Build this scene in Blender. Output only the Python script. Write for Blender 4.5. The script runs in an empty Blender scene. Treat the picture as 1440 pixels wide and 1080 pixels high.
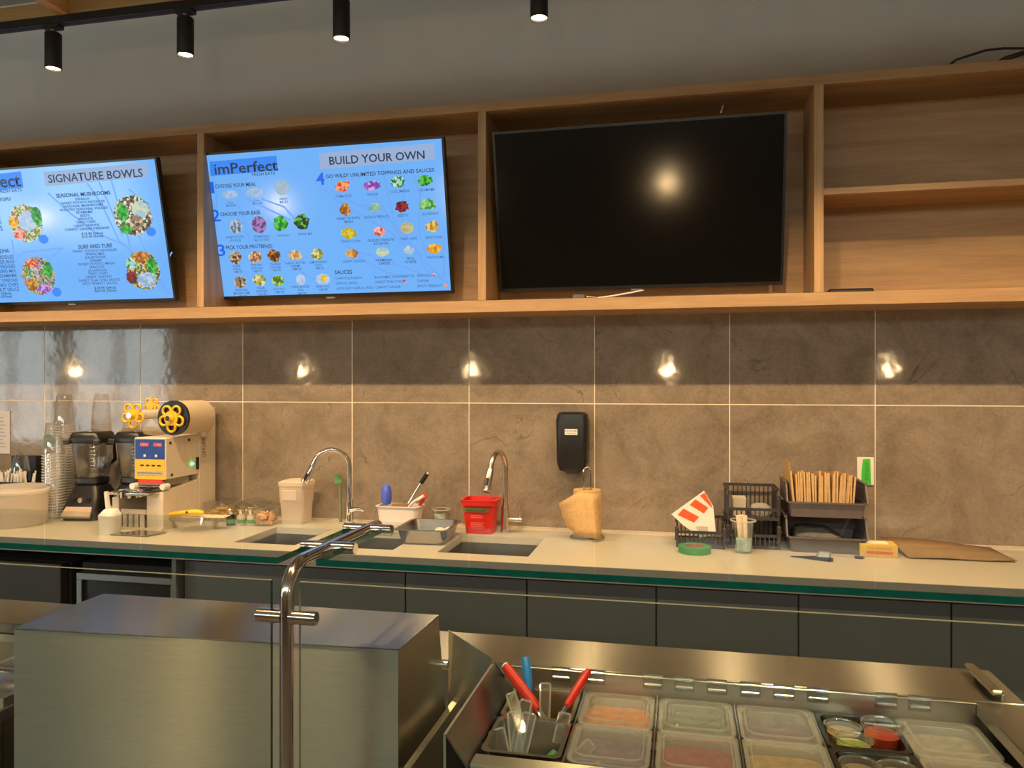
import bpy, bmesh, math, random
from mathutils import Vector, Matrix
random.seed(7)
R=math.radians; PI=math.pi
scn=bpy.context.scene; C=scn.collection

# ---------------------------------------------------------------- camera
FPX=1082.0; YAW=R(12.45); CAMZ=1.6
cam=bpy.data.cameras.new('camera'); co=bpy.data.objects.new('camera',cam); C.objects.link(co)
co.location=(0,0,CAMZ); co.rotation_euler=(R(90),0,YAW)
cam.sensor_width=36; cam.lens=FPX/1440*36; cam.clip_start=.02
scn.camera=co
# ---------------------------------------------------------------- world, exposure
w=bpy.data.worlds.new('sky'); scn.world=w; w.use_nodes=True
nt=w.node_tree; bg=nt.nodes['Background']
sky=nt.nodes.new('ShaderNodeTexSky'); sky.sky_type='HOSEK_WILKIE'; sky.turbidity=4; sky.sun_direction=(-.5,-.6,.6)
nt.links.new(sky.outputs[0],bg.inputs[0]); bg.inputs[1].default_value=1.0
scn.view_settings.view_transform='Standard'; scn.view_settings.look='None'
scn.view_settings.gamma=1; scn.view_settings.use_curve_mapping=False
scn.view_settings.exposure=0.0
scn.cycles.transparent_max_bounces=40; scn.cycles.max_bounces=10
SPOT_W=68; SPOT2_W=50; WARM=(1,.66,.33)
PEND_W=15; DAY_W=90; TRANSOM_FILL_W=34
ADDED_TRANSOMS=[(-7.6,-5.6),(-5.4,-3.4),(-3.2,-1.2),(-1.0,1.0),(1.1,3.0)]
for a,b in ADDED_TRANSOMS:      # fill light for the upper wall, set in added high transoms
    l=bpy.data.lights.new('added_transom_fill','AREA'); l.shape='RECTANGLE'; l.size=b-a; l.size_y=.7; l.energy=TRANSOM_FILL_W; l.color=(1,.97,.93)
    o=bpy.data.objects.new('added_transom_fill',l); C.objects.link(o); o.location=((a+b)/2,-4.45,3.2); o.rotation_euler=(R(90),0,0)
for a,b in ((-12.6,-10.6),(-10.4,-8.4)):      # daylight entering the storefront windows
    l=bpy.data.lights.new('window_daylight','AREA'); l.shape='RECTANGLE'; l.size=b-a; l.size_y=2.1; l.energy=DAY_W; l.color=(.86,.93,1)
    o=bpy.data.objects.new('window_daylight',l); C.objects.link(o); o.location=((a+b)/2,-4.45,1.6); o.rotation_euler=(R(90),0,0)

# ---------------------------------------------------------------- pixel helpers (1440x1080 photo)
_c,_s=math.cos(YAW),math.sin(YAW)
RV=Vector((_c,_s,0)); FV=Vector((-_s,_c,0)); UV=Vector((0,0,1)); CP=Vector((0,0,CAMZ))
def ray(x,y): return RV*((x-720)/FPX)+FV+UV*((540-y)/FPX)
def oY(x,y,Y): d=ray(x,y); return CP+d*(Y/d.y)
def oZ(x,y,Z): d=ray(x,y); return CP+d*((Z-CAMZ)/d.z)
def oX(x,y,X): d=ray(x,y); return CP+d*(X/d.x)
def oP(x,y,p,n):
    d=ray(x,y); return CP+d*((p-CP).dot(n)/d.dot(n))

# ---------------------------------------------------------------- materials
MATS={}
def nodes(name):
    m=bpy.data.materials.new(name); m.use_nodes=True; t=m.node_tree; t.nodes.clear()
    out=t.nodes.new('ShaderNodeOutputMaterial'); return m,t,out
def M(name,col=(.5,.5,.5),rough=.5,metal=0,noise=.12,scale=30,bump=0,stretch=None,spec=.5,coat=0,aniso=0,emit=None,es=1,alpha=1,trans=0,sss=0):
    if name in MATS: return MATS[name]
    m,t,out=nodes(name); b=t.nodes.new('ShaderNodeBsdfPrincipled'); t.links.new(b.outputs[0],out.inputs[0])
    b.inputs['Roughness'].default_value=rough; b.inputs['Metallic'].default_value=metal
    b.inputs['Specular IOR Level'].default_value=spec; b.inputs['Coat Weight'].default_value=coat
    tc=t.nodes.new('ShaderNodeTexCoord'); mp=t.nodes.new('ShaderNodeMapping'); t.links.new(tc.outputs['Object'],mp.inputs[0])
    if stretch: mp.inputs['Scale'].default_value=stretch
    n=t.nodes.new('ShaderNodeTexNoise'); n.inputs['Scale'].default_value=scale; n.inputs['Detail'].default_value=5
    t.links.new(mp.outputs[0],n.inputs[0])
    r=t.nodes.new('ShaderNodeValToRGB'); c=Vector(col[:3])
    r.color_ramp.elements[0].position=.3; r.color_ramp.elements[1].position=.7
    r.color_ramp.elements[0].color=(*(c*(1-noise)),1); r.color_ramp.elements[1].color=(*[min(1,x*(1+noise*.6)) for x in c],1)
    t.links.new(n.outputs[0],r.inputs[0]); t.links.new(r.outputs[0],b.inputs['Base Color'])
    if bump:
        bp=t.nodes.new('ShaderNodeBump'); bp.inputs['Strength'].default_value=bump; bp.inputs['Distance'].default_value=.01
        t.links.new(n.outputs[0],bp.inputs['Height']); t.links.new(bp.outputs[0],b.inputs['Normal'])
    if aniso:
        b.inputs['Anisotropic'].default_value=aniso; b.inputs['Anisotropic Rotation'].default_value=.25
        tg=t.nodes.new('ShaderNodeTangent'); tg.direction_type='UV_MAP'; tg.uv_map='UVMap'; t.links.new(tg.outputs[0],b.inputs['Tangent'])
    if emit: b.inputs['Emission Color'].default_value=(*emit,1); b.inputs['Emission Strength'].default_value=es
    if trans: b.inputs['Transmission Weight'].default_value=trans
    b.inputs['Alpha'].default_value=alpha
    MATS[name]=m; return m
def Clear(name,tint=(1,1,1),edge=(.8,.85,.85),lo=.05,hi=.6,rough=.05,body=0,bodycol=(.9,.9,.9)):
    """thin clear plastic or glass: see-through face on, more mirror-like at grazing angles; body adds milkiness"""
    if name in MATS: return MATS[name]
    m,t,out=nodes(name)
    tr=t.nodes.new('ShaderNodeBsdfTransparent'); tr.inputs[0].default_value=(*tint,1)
    gl=t.nodes.new('ShaderNodeBsdfGlossy'); gl.inputs[0].default_value=(*edge,1); gl.inputs[1].default_value=rough
    lw=t.nodes.new('ShaderNodeLayerWeight'); lw.inputs[0].default_value=.35
    mr=t.nodes.new('ShaderNodeMapRange'); mr.inputs[3].default_value=lo; mr.inputs[4].default_value=hi
    nz=t.nodes.new('ShaderNodeTexNoise'); nz.inputs['Scale'].default_value=14
    bp=t.nodes.new('ShaderNodeBump'); bp.inputs['Strength'].default_value=.03; t.links.new(nz.outputs[0],bp.inputs['Height']); t.links.new(bp.outputs[0],gl.inputs['Normal'])
    t.links.new(lw.outputs['Facing'],mr.inputs[0]); mx=t.nodes.new('ShaderNodeMixShader')
    t.links.new(mr.outputs[0],mx.inputs[0]); t.links.new(tr.outputs[0],mx.inputs[1]); t.links.new(gl.outputs[0],mx.inputs[2])
    last=mx
    if body:
        d=t.nodes.new('ShaderNodeBsdfDiffuse'); d.inputs[0].default_value=(*bodycol,1)
        tl=t.nodes.new('ShaderNodeBsdfTranslucent'); tl.inputs[0].default_value=(*bodycol,1)
        m1=t.nodes.new('ShaderNodeMixShader'); m1.inputs[0].default_value=.4; t.links.new(d.outputs[0],m1.inputs[1]); t.links.new(tl.outputs[0],m1.inputs[2])
        m2=t.nodes.new('ShaderNodeMixShader'); m2.inputs[0].default_value=body; t.links.new(mx.outputs[0],m2.inputs[1]); t.links.new(m1.outputs[0],m2.inputs[2]); last=m2
    t.links.new(last.outputs[0],out.inputs[0]); MATS[name]=m; return m
def Pane(name,tint=(.93,.97,.95)):
    m,t,out=nodes(name)
    tr=t.nodes.new('ShaderNodeBsdfTransparent'); tr.inputs[0].default_value=(*tint,1)
    gl=t.nodes.new('ShaderNodeBsdfGlossy'); gl.inputs[0].default_value=(1,1,1,1); gl.inputs[1].default_value=.0
    lw=t.nodes.new('ShaderNodeLayerWeight'); lw.inputs[0].default_value=.5
    pw=t.nodes.new('ShaderNodeMath'); pw.operation='POWER'; pw.inputs[1].default_value=5; t.links.new(lw.outputs['Facing'],pw.inputs[0])
    fr=t.nodes.new('ShaderNodeMath'); fr.operation='MULTIPLY_ADD'; fr.inputs[1].default_value=.30; fr.inputs[2].default_value=.012; t.links.new(pw.outputs[0],fr.inputs[0])
    mx=t.nodes.new('ShaderNodeMixShader'); t.links.new(fr.outputs[0],mx.inputs[0]); t.links.new(tr.outputs[0],mx.inputs[1]); t.links.new(gl.outputs[0],mx.inputs[2])
    t.links.new(mx.outputs[0],out.inputs[0]); MATS[name]=m; return m
def Emit(name,col,es=1.0,cols=None,scale=60):
    if name in MATS: return MATS[name]
    m,t,out=nodes(name); e=t.nodes.new('ShaderNodeBsdfPrincipled'); t.links.new(e.outputs[0],out.inputs[0])
    e.inputs['Base Color'].default_value=(.01,.01,.01,1); e.inputs['Roughness'].default_value=.35
    e.inputs['Emission Strength'].default_value=es; e.inputs['Emission Color'].default_value=(*col,1)
    if cols:
        tc=t.nodes.new('ShaderNodeTexCoord'); v=t.nodes.new('ShaderNodeTexVoronoi'); v.inputs['Scale'].default_value=scale
        t.links.new(tc.outputs['Object'],v.inputs[0]); sp=t.nodes.new('ShaderNodeSeparateColor'); t.links.new(v.outputs['Color'],sp.inputs[0])
        r=t.nodes.new('ShaderNodeValToRGB'); r.color_ramp.interpolation='CONSTANT'
        while len(r.color_ramp.elements)<len(cols): r.color_ramp.elements.new(.5)
        for i,c in enumerate(cols): r.color_ramp.elements[i].position=i/len(cols); r.color_ramp.elements[i].color=(*c,1)
        t.links.new(sp.outputs[0],r.inputs[0]); t.links.new(r.outputs[0],e.inputs['Emission Color'])
    MATS[name]=m; return m
def srgb(r,g,b): return tuple((x/255/12.92 if x/255<=.04045 else ((x/255+.055)/1.055)**2.4) for x in (r,g,b))

STEEL2=M('brushed_steel_darkened',(.50,.465,.41),.23,1,.06,6,stretch=(1,40,40),aniso=1.0)  # same brushed sheet, colour darkened to stand in for dimmer reflections on tops
STEEL=M('brushed_steel',(.60,.54,.44),.34,1,.06,6,stretch=(1,40,40),aniso=1.0)
STEELM=M('satin_steel',(.50,.46,.40),.38,1,.06,10)
STEELP=M('pan_steel',(.55,.53,.49),.22,1,.08,10)
STEELD=M('dark_brushed_steel',(.33,.32,.30),.3,1,.08,8,aniso=.5)
CHROME=M('chrome',(.85,.85,.85),.06,1,.02)
NICKEL=M('brushed_nickel',(.74,.69,.62),.14,1,.04,40)
BLACK=M('black_plastic',(.012,.012,.013),.35,0,.2)
BLACKM=M('matte_black_metal',(.01,.01,.011),.55,0,.2)
CHARC=M('charcoal_plastic',(.035,.034,.04),.4,0,.15)
GREYP=M('grey_plastic',(.11,.095,.10),.42,0,.12)
WHITEP=M('white_plastic',(.75,.72,.66),.4,0,.04)
CREAM=M('cream_enamel',(.70,.62,.50),.35,0,.05)
RED=M('red_plastic',(.62,.02,.012),.35,0,.06)
BLUEP=M('blue_plastic',(.02,.25,.75),.35,0,.06)
BRUSHBLUE=M('brush_blue',(.08,.14,.75),.6,0,.3,90)
YELLOW=M('yellow_plastic',(.85,.48,.02),.4,0,.08)
GREENT=M('green_tape',(.04,.27,.07),.5,0,.1)
BRGREEN=M('bright_green_tape',(.05,.50,.04),.5,0,.1)
KRAFT=M('kraft_paper',(.55,.36,.16),.8,0,.12,80)
PAPER=M('white_paper',(.78,.75,.70),.75,0,.03)
ORANGE=M('orange_print',(.75,.10,.02),.6,0,.05)
CLEAR=Clear('clear_plastic')
CLEARH=Clear('clear_acrylic',lo=.10,hi=.8,edge=(.9,.9,.88),body=.04,bodycol=(.9,.88,.84))
BEAD=Clear('acrylic_edge',lo=.25,hi=.9,edge=(1,1,.98),body=.22,bodycol=(.95,.93,.88))
JARC=Clear('smoked_jar',tint=(.88,.87,.86),lo=.05,hi=.5)
MILKY=Clear('milky_plastic',body=.42,bodycol=(.85,.83,.78),lo=.05,hi=.3,rough=.2)
MILKL=Clear('frosted_lid',body=.19,bodycol=(.86,.83,.77),lo=.07,hi=.35,rough=.12)
MILKT=Clear('milky_tub',body=.72,bodycol=(.85,.78,.68),lo=.05,hi=.3,rough=.2)
GLASS=Pane('glass_pane'); GREENEDGE=M('green_glass_edge',(.004,.085,.07),.08,0,.2,spec=.6)
EDGE=M('pale_glass_edge',(.30,.36,.30),.1,0,.1)

def wood(name,a,b,axis):
    m,t,out=nodes(name); bs=t.nodes.new('ShaderNodeBsdfPrincipled'); t.links.new(bs.outputs[0],out.inputs[0]); bs.inputs['Roughness'].default_value=.5
    tc=t.nodes.new('ShaderNodeTexCoord'); mp=t.nodes.new('ShaderNodeMapping'); t.links.new(tc.outputs['Object'],mp.inputs[0])
    sc=[9,9,9]; sc[axis]=.55; mp.inputs['Scale'].default_value=sc
    n=t.nodes.new('ShaderNodeTexNoise'); n.inputs['Scale'].default_value=2.6; n.inputs['Detail'].default_value=7; n.inputs['Distortion'].default_value=.5; t.links.new(mp.outputs[0],n.inputs[0])
    wv=t.nodes.new('ShaderNodeTexNoise'); wv.inputs['Scale'].default_value=16; wv.inputs['Detail'].default_value=3; t.links.new(mp.outputs[0],wv.inputs[0])
    ad=t.nodes.new('ShaderNodeMath'); ad.operation='MULTIPLY_ADD'; ad.inputs[1].default_value=.45; t.links.new(wv.outputs[0],ad.inputs[0]); t.links.new(n.outputs[0],ad.inputs[2])
    r=t.nodes.new('ShaderNodeValToRGB'); r.color_ramp.elements[0].position=.52; r.color_ramp.elements[1].position=.92
    r.color_ramp.elements[0].color=(*a,1); r.color_ramp.elements[1].color=(*b,1)
    t.links.new(ad.outputs[0],r.inputs[0]); t.links.new(r.outputs[0],bs.inputs['Base Color'])
    bp=t.nodes.new('ShaderNodeBump'); bp.inputs['Strength'].default_value=.12; bp.inputs['Distance'].default_value=.002; t.links.new(ad.outputs[0],bp.inputs['Height']); t.links.new(bp.outputs[0],bs.inputs['Normal'])
    MATS[name]=m; return m
OAKX=wood('oak_along',(.33,.195,.09),(.46,.295,.145),0); OAKZ=wood('oak_upright',(.32,.185,.08),(.47,.30,.145),2)
PINE=wood('pine_joist',(.42,.24,.08),(.60,.38,.16),1); PINEX=wood('pine_beam',(.40,.26,.10),(.52,.38,.18),0)
def tile_mat():
    m,t,out=nodes('concrete_tile'); b=t.nodes.new('ShaderNodeBsdfPrincipled'); t.links.new(b.outputs[0],out.inputs[0])
    b.inputs['Roughness'].default_value=.07; b.inputs['Specular IOR Level'].default_value=.5
    g=t.nodes.new('ShaderNodeNewGeometry'); oi=t.nodes.new('ShaderNodeObjectInfo')
    va=t.nodes.new('ShaderNodeVectorMath'); va.operation='MULTIPLY_ADD'; t.links.new(oi.outputs['Random'],va.inputs[0]); va.inputs[1].default_value=(17,9,13); t.links.new(g.outputs['Position'],va.inputs[2])
    n=t.nodes.new('ShaderNodeTexNoise'); n.inputs['Scale'].default_value=4.0; n.inputs['Detail'].default_value=14; n.inputs['Roughness'].default_value=.72; n.inputs['Distortion'].default_value=.5; t.links.new(va.outputs[0],n.inputs[0])
    r=t.nodes.new('ShaderNodeValToRGB'); r.color_ramp.elements[0].position=.3; r.color_ramp.elements[1].position=.72
    r.color_ramp.elements[0].color=(.17,.137,.104,1); r.color_ramp.elements[1].color=(.335,.275,.212,1)
    t.links.new(n.outputs[0],r.inputs[0])
    fg=t.nodes.new('ShaderNodeTexNoise'); fg.inputs['Scale'].default_value=85; fg.inputs['Detail'].default_value=4; t.links.new(va.outputs[0],fg.inputs[0])
    fm=t.nodes.new('ShaderNodeMath'); fm.operation='MULTIPLY_ADD'; fm.inputs[1].default_value=.30; t.links.new(fg.outputs[0],fm.inputs[0])
    fa=t.nodes.new('ShaderNodeMath'); fa.operation='SUBTRACT'; fa.inputs[1].default_value=.15; t.links.new(n.outputs[0],fa.inputs[0]); t.links.new(fa.outputs[0],fm.inputs[2]); t.links.new(fm.outputs[0],r.inputs[0])
    # fine dark cracks and pale veins
    v=t.nodes.new('ShaderNodeTexNoise'); v.inputs['Scale'].default_value=2.1; v.inputs['Detail'].default_value=6; v.inputs['Distortion'].default_value=1.2; t.links.new(va.outputs[0],v.inputs[0])
    s=t.nodes.new('ShaderNodeMath'); s.operation='SUBTRACT'; s.inputs[1].default_value=.5; t.links.new(v.outputs[0],s.inputs[0])
    ab=t.nodes.new('ShaderNodeMath'); ab.operation='ABSOLUTE'; t.links.new(s.outputs[0],ab.inputs[0])
    mr=t.nodes.new('ShaderNodeMapRange'); mr.inputs[1].default_value=0; mr.inputs[2].default_value=.007; mr.inputs[3].default_value=.7; mr.inputs[4].default_value=0; t.links.new(ab.outputs[0],mr.inputs[0])
    n2=t.nodes.new('ShaderNodeTexNoise'); n2.inputs['Scale'].default_value=4; t.links.new(va.outputs[0],n2.inputs[0])
    mr2=t.nodes.new('ShaderNodeMapRange'); mr2.inputs[1].default_value=.5; mr2.inputs[2].default_value=.65; t.links.new(n2.outputs[0],mr2.inputs[0])
    mu=t.nodes.new('ShaderNodeMath'); mu.operation='MULTIPLY'; t.links.new(mr.outputs[0],mu.inputs[0]); t.links.new(mr2.outputs[0],mu.inputs[1])
    mx=t.nodes.new('ShaderNodeMix'); mx.data_type='RGBA'; mx.inputs['B'].default_value=(.10,.08,.065,1)
    t.links.new(mu.outputs[0],mx.inputs[0]); t.links.new(r.outputs[0],mx.inputs['A']); t.links.new(mx.outputs['Result'],b.inputs['Base Color'])
    # wavy glaze, so reflections wobble
    nb=t.nodes.new('ShaderNodeTexNoise'); nb.inputs['Scale'].default_value=11; nb.inputs['Detail'].default_value=2; t.links.new(va.outputs[0],nb.inputs[0])
    bp=t.nodes.new('ShaderNodeBump'); bp.inputs['Strength'].default_value=.10; bp.inputs['Distance'].default_value=.006; t.links.new(nb.outputs[0],bp.inputs['Height']); t.links.new(bp.outputs[0],b.inputs['Normal'])
    MATS['tile']=m; return m
TILE=tile_mat()
GROUT=M('pale_grout',(.78,.70,.58),.8,0,.05)
WALLP=M('grey_wall_paint',(.50,.49,.46),.7,0,.03,6)
COUNTER=M('cream_quartz',(.62,.55,.46),.28,0,.05,60)
CABM=M('slate_laminate',(.10,.115,.128),.42,0,.06,5)
DARK=M('dark_recess',(.012,.012,.012),.7,0,.1)

# ---------------------------------------------------------------- mesh helpers
def B(): return bmesh.new()
def box(bm,x0,x1,y0,y1,z0,z1,bev=0,mat=None):
    r=bmesh.ops.create_cube(bm,size=1); vs=r['verts']
    for v in vs: v.co=Vector((x0+(v.co.x+.5)*(x1-x0),y0+(v.co.y+.5)*(y1-y0),z0+(v.co.z+.5)*(z1-z0)))
    if bev:
        es=list({e for v in vs for e in v.link_edges}); r2=bmesh.ops.bevel(bm,geom=es,offset=bev,segments=1,affect='EDGES'); vs=list({v for f in r2['faces'] for v in f.verts}|{v for v in vs if v.is_valid})
    if mat is not None: bmesh.ops.transform(bm,matrix=mat,verts=[v for v in vs if v.is_valid])
    return bm
def ring(bm,pts): return [bm.verts.new(p) for p in pts]
def loft(bm,rings,cap0=True,cap1=True,closed=True):
    rs=[ring(bm,p) for p in rings]; n=len(rs[0])
    for a,b in zip(rs,rs[1:]):
        for i in range(n if closed else n-1):
            j=(i+1)%n
            try: bm.faces.new((a[i],a[j],b[j],b[i]))
            except ValueError: pass
    if cap0: bm.faces.new(rs[0][::-1])
    if cap1: bm.faces.new(rs[-1])
    return bm
def circ(cx,cy,r,z,n=24): return [(cx+r*math.cos(2*PI*i/n),cy+r*math.sin(2*PI*i/n),z) for i in range(n)]
def rrect(cx,cy,w,d,r,z,n=4):
    pts=[]; r=min(r,w/2-1e-4,d/2-1e-4)
    for q,(sx,sy) in enumerate(((1,1),(-1,1),(-1,-1),(1,-1))):
        for i in range(n+1):
            a=q*PI/2+i*PI/2/n; pts.append((cx+sx*(w/2-r)+r*math.cos(a),cy+sy*(d/2-r)+r*math.sin(a),z))
    return pts
def lathe(bm,prof,n=24,cx=0,cy=0,cap0=False,cap1=False): return loft(bm,[circ(cx,cy,max(r,1e-4),z,n) for r,z in prof],cap0,cap1)
def frame_at(d):
    d=d.normalized(); u=Vector((0,0,1)) if abs(d.z)<.95 else Vector((1,0,0)); a=d.cross(u).normalized(); return a,a.cross(d)
def tube(bm,pts,r,n=10,cap=True,sx=1,sy=1):
    pts=[Vector(p) for p in pts]; rr=r if isinstance(r,(list,tuple)) else [r]*len(pts); rings=[]; a=None
    for i,p in enumerate(pts):
        d=(pts[min(i+1,len(pts)-1)]-pts[max(i-1,0)])
        if d.length<1e-9: d=Vector((0,0,1))
        d.normalize()
        if a is None: a,b=frame_at(d)
        else:
            a=(a-d*a.dot(d)).normalized(); b=a.cross(d)
        rings.append([p+(a*math.cos(2*PI*k/n)*sx+b*math.sin(2*PI*k/n)*sy)*rr[i] for k in range(n)])
    return loft(bm,rings,cap,cap)
def cyl(bm,p0,p1,r,r1=None,n=20): return tube(bm,[p0,p1],[r,r if r1 is None else r1],n)
def prism(bm,poly,x0,x1,ax='x'):
    f=(lambda p,t:(t,p[0],p[1])) if ax=='x' else ((lambda p,t:(p[0],t,p[1])) if ax=='y' else (lambda p,t:(p[0],p[1],t)))
    return loft(bm,[[f(p,x0) for p in poly],[f(p,x1) for p in poly]])
def flat(bm,pts): bm.faces.new([bm.verts.new(p) for p in pts]); return bm
def finish(me,sharp=35):
    for p in me.polygons: p.use_smooth=True
    me.set_sharp_from_angle(angle=R(sharp))
    uv=me.uv_layers.new(name='UVMap')
    for p in me.polygons:
        n=p.normal; k=max(range(3),key=lambda i:abs(n[i]))
        for li in p.loop_indices:
            c=me.vertices[me.loops[li].vertex_index].co
            uv.data[li].uv=(c.x,c.y) if k==2 else ((c.x,c.z) if k==1 else (c.y,c.z))
def obj(name,bm,mat,parent=None,loc=None,rot=None,norm=True,sharp=35,label=None):
    if norm: bmesh.ops.recalc_face_normals(bm,faces=bm.faces)
    me=bpy.data.meshes.new(name); bm.to_mesh(me); bm.free(); finish(me,sharp)
    for m in (mat if isinstance(mat,(list,tuple)) else [mat]): me.materials.append(m)
    o=bpy.data.objects.new(name,me); C.objects.link(o)
    if parent: o.parent=parent
    if loc is not None: o.location=loc
    if rot is not None: o.rotation_euler=rot
    if label: o['label']=label
    return o
def tag(o,label,cat,group=None):
    o['label']=label; o['category']=cat
    if group: o['group']=group
    return o
def thing(name,label,cat,loc=(0,0,0),rz=0,group=None):
    o=bpy.data.objects.new(name,None); C.objects.link(o); o.empty_display_size=.05; o.location=loc; o.rotation_euler=(0,0,rz)
    return tag(o,label,cat,group)
def struct(name,bm,mat): o=obj(name,bm,mat); o['kind']='structure'; return o
def cp(o,parent=None,loc=None,rot=None):
    c=o.copy(); C.objects.link(c); c.parent=parent
    if loc is not None: c.location=loc
    if rot is not None: c.rotation_euler=rot
    return c
def dup(root,loc,rz=None,label=None):
    r=cp(root,None,loc)
    if rz is not None: r.rotation_euler=(0,0,rz)
    if label: r['label']=label
    for ch in root.children:
        c=cp(ch,r)
        for g in ch.children: cp(g,c)
    return r

# ================================================================ room shell
D=3.55; CT=.925
XL,XR,YF,ZC=-13.0,3.2,-4.2,3.7
struct('floor',box(B(),XL,XR,YF,D+.2,-.1,0),M('brown_floor',(.20,.155,.105),.4,0,.15,4))
struct('ceiling',box(B(),XL,XR,YF,D+.2,ZC,ZC+.1),M('ceiling_paint',(.42,.41,.39),.8,0,.03))
wb=struct('wall_back',box(B(),XL,XR,D+.015,D+.2,0,ZC),WALLP)
struct('wall_left',box(B(),XL-.15,XL,YF,D+.2,0,ZC),WALLP)
struct('wall_right',box(B(),XR,XR+.15,YF,D+.2,0,ZC),WALLP)
# storefront wall behind the camera, with window openings and added transoms for fill light
bm=B(); wins=[(-12.6,-10.6),(-10.4,-8.4)]
ops=[(a,b,.5,2.7) for a,b in wins]+[(a,b,2.85,3.55) for a,b in ADDED_TRANSOMS]; xs=[XL]+[v for p in ops for v in p[:2]]+[XR]
for i in range(0,len(xs),2): box(bm,xs[i],xs[i+1],YF-.2,YF,0,ZC)
for a,b,z0,z1 in ops: box(bm,a,b,YF-.2,YF,0,z0); box(bm,a,b,YF-.2,YF,z1,ZC)
struct('wall_front',bm,M('beige_wall_paint',(.46,.40,.31),.7,0,.03,6))
for i,(a,b,z0,z1) in enumerate(ops):
    fr=B(); m=(a+b)/2; rails=[(a,b,z0,z0+.06),(a,b,z1-.06,z1),(a,a+.06,z0+.06,z1-.06),(b-.06,b,z0+.06,z1-.06),(m-.03,m+.03,z0+.06,z1-.06)]
    for x0,x1,u0,u1 in rails: box(fr,x0,x1,YF-.14,YF-.06,u0,u1)
    wn=struct('window_%d'%(i+1),fr,BLACKM)
    obj('pane',box(B(),a+.03,b-.03,YF-.105,YF-.097,z0+.03,z1-.03),GLASS,wn)
# tiles: grout bed + tiles standing proud
gb=obj('grout_bed',box(B(),-4.6,2.6,D-.0034,D+.016,.90,2.12),GROUT,wb)
base=None
for r,(z0,z1) in enumerate(((.91,1.5075),(1.5105,2.108))):
    for k in range(-9,3):
        xc=.807+.6*k+.3-.0
        if xc>2.5: continue
        if base is None or r!=0 and base[1]!=r:
            o=obj('tile',box(B(),-.2985,.2985,-.007,.007,-(z1-z0)/2,(z1-z0)/2,.0012),TILE,wb); base=(o,r)
        else: o=cp(base[0],wb)
        o.location=(xc,D+.003,(z0+z1)/2)

# ================================================================ oak shelving
SF=3.25; SB=D-.006
sh=thing('wall_shelf','long oak open wall shelving above the tiled backsplash, divided into bays','shelf',(0,0,0))
SX0,SX1=-4.55,2.55
obj('back_panel',box(B(),SX0,SX1,SB-.016,SB,1.96,2.795),OAKX,sh)
obj('bottom_board',box(B(),SX0,SX1,SF,SB,1.913,1.964,.001),OAKX,sh)
obj('top_board',box(B(),SX0,SX1,SF,SB,2.79,2.829,.001),OAKX,sh)
for x in (-3.612,-2.233,-.852,.532,1.913): obj('divider',box(B(),x-.018,x+.018,SF-.001,SB-.016,1.964,2.79,.001),OAKZ,sh)
for x0,x1 in ((.55,1.895),): obj('shelf_board',box(B(),x0,x1,SF+.004,SB-.016,2.352,2.378,.001),OAKX,sh)

# ================================================================ televisions
TILT=R(12.4); TW,TH=1.226,.698
BEZ=M('tv_bezel',(.01,.01,.01),.3,0,.1); TVB=M('tv_back',(.02,.02,.02),.5,0,.1)
def screen_mat(name,col,es):
    m,t,out=nodes(name); b=t.nodes.new('ShaderNodeBsdfPrincipled'); t.links.new(b.outputs[0],out.inputs[0])
    b.inputs['Base Color'].default_value=(.006,.006,.006,1); b.inputs['Roughness'].default_value=.13
    tc=t.nodes.new('ShaderNodeTexCoord'); n=t.nodes.new('ShaderNodeTexNoise'); n.inputs['Scale'].default_value=1.2; t.links.new(tc.outputs['Object'],n.inputs[0])
    r=t.nodes.new('ShaderNodeValToRGB'); r.color_ramp.elements[0].color=(*[c*.92 for c in col],1); r.color_ramp.elements[1].color=(*[min(1,c*1.06) for c in col],1); t.links.new(n.outputs[0],r.inputs[0])
    t.links.new(r.outputs[0],b.inputs['Emission Color']); b.inputs['Emission Strength'].default_value=es
    return m
SCREEN=screen_mat('menu_screen_blue',srgb(112,178,250),1.0)
OFFSCR=M('dark_screen',(.004,.004,.004),.12,0,.1,spec=.5)
def tv(label,xc,zc=2.360,yc=3.345,on=True):
    r=thing('television',label,'television',(xc,yc,zc)); r.rotation_euler=(TILT,0,0)
    obj('housing',box(B(),-TW/2,TW/2,.004,.03,-TH/2,TH/2,.003),TVB,r)
    obj('back_box',box(B(),-.3,.3,.03,.06,-.2,.15,.01),TVB,r)
    f=B(); t=.010
    box(f,-TW/2,TW/2,-.004,.004,TH/2-t,TH/2); box(f,-TW/2,TW/2,-.004,.004,-TH/2,-TH/2+t*1.5)
    box(f,-TW/2,-TW/2+t,-.004,.004,-TH/2+t*1.5,TH/2-t); box(f,TW/2-t,TW/2,-.004,.004,-TH/2+t*1.5,TH/2-t)
    obj('bezel',f,BEZ,r)
    obj('screen',box(B(),-TW/2+t,TW/2-t,-.001,.004,-TH/2+t*1.5,TH/2-t),SCREEN if on else OFFSCR,r)
    obj('badge',box(B(),-.022,.022,-.004,.0,-TH/2-.007,-TH/2),M('badge_grey',(.3,.3,.3),.4,.6),r)
    # swivel bracket to the back panel
    obj('bracket',box(B(),-.12,.12,.055,.13,-.13,.05,.004),BLACKM,r)
    r['_c']=0; del r['_c']
    return r
tv1=tv('glowing blue menu screen headed SIGNATURE BOWLS, at the left end of the shelving',-3.100)
tv2=tv('glowing blue menu screen headed BUILD YOUR OWN, in the middle bay',-1.646)
tv3=tv('switched-off black television in the bay left of the empty shelves',-.197,on=False)
ROT=Matrix.Rotation(TILT,3,'X')
def tvl(t,x,y):
    c=Vector(t.location); n=ROT@Vector((0,-1,0)); p=oP(x,y,c+n*.0025,n); l=ROT.transposed()@(p-c); return l.x,l.z
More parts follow.
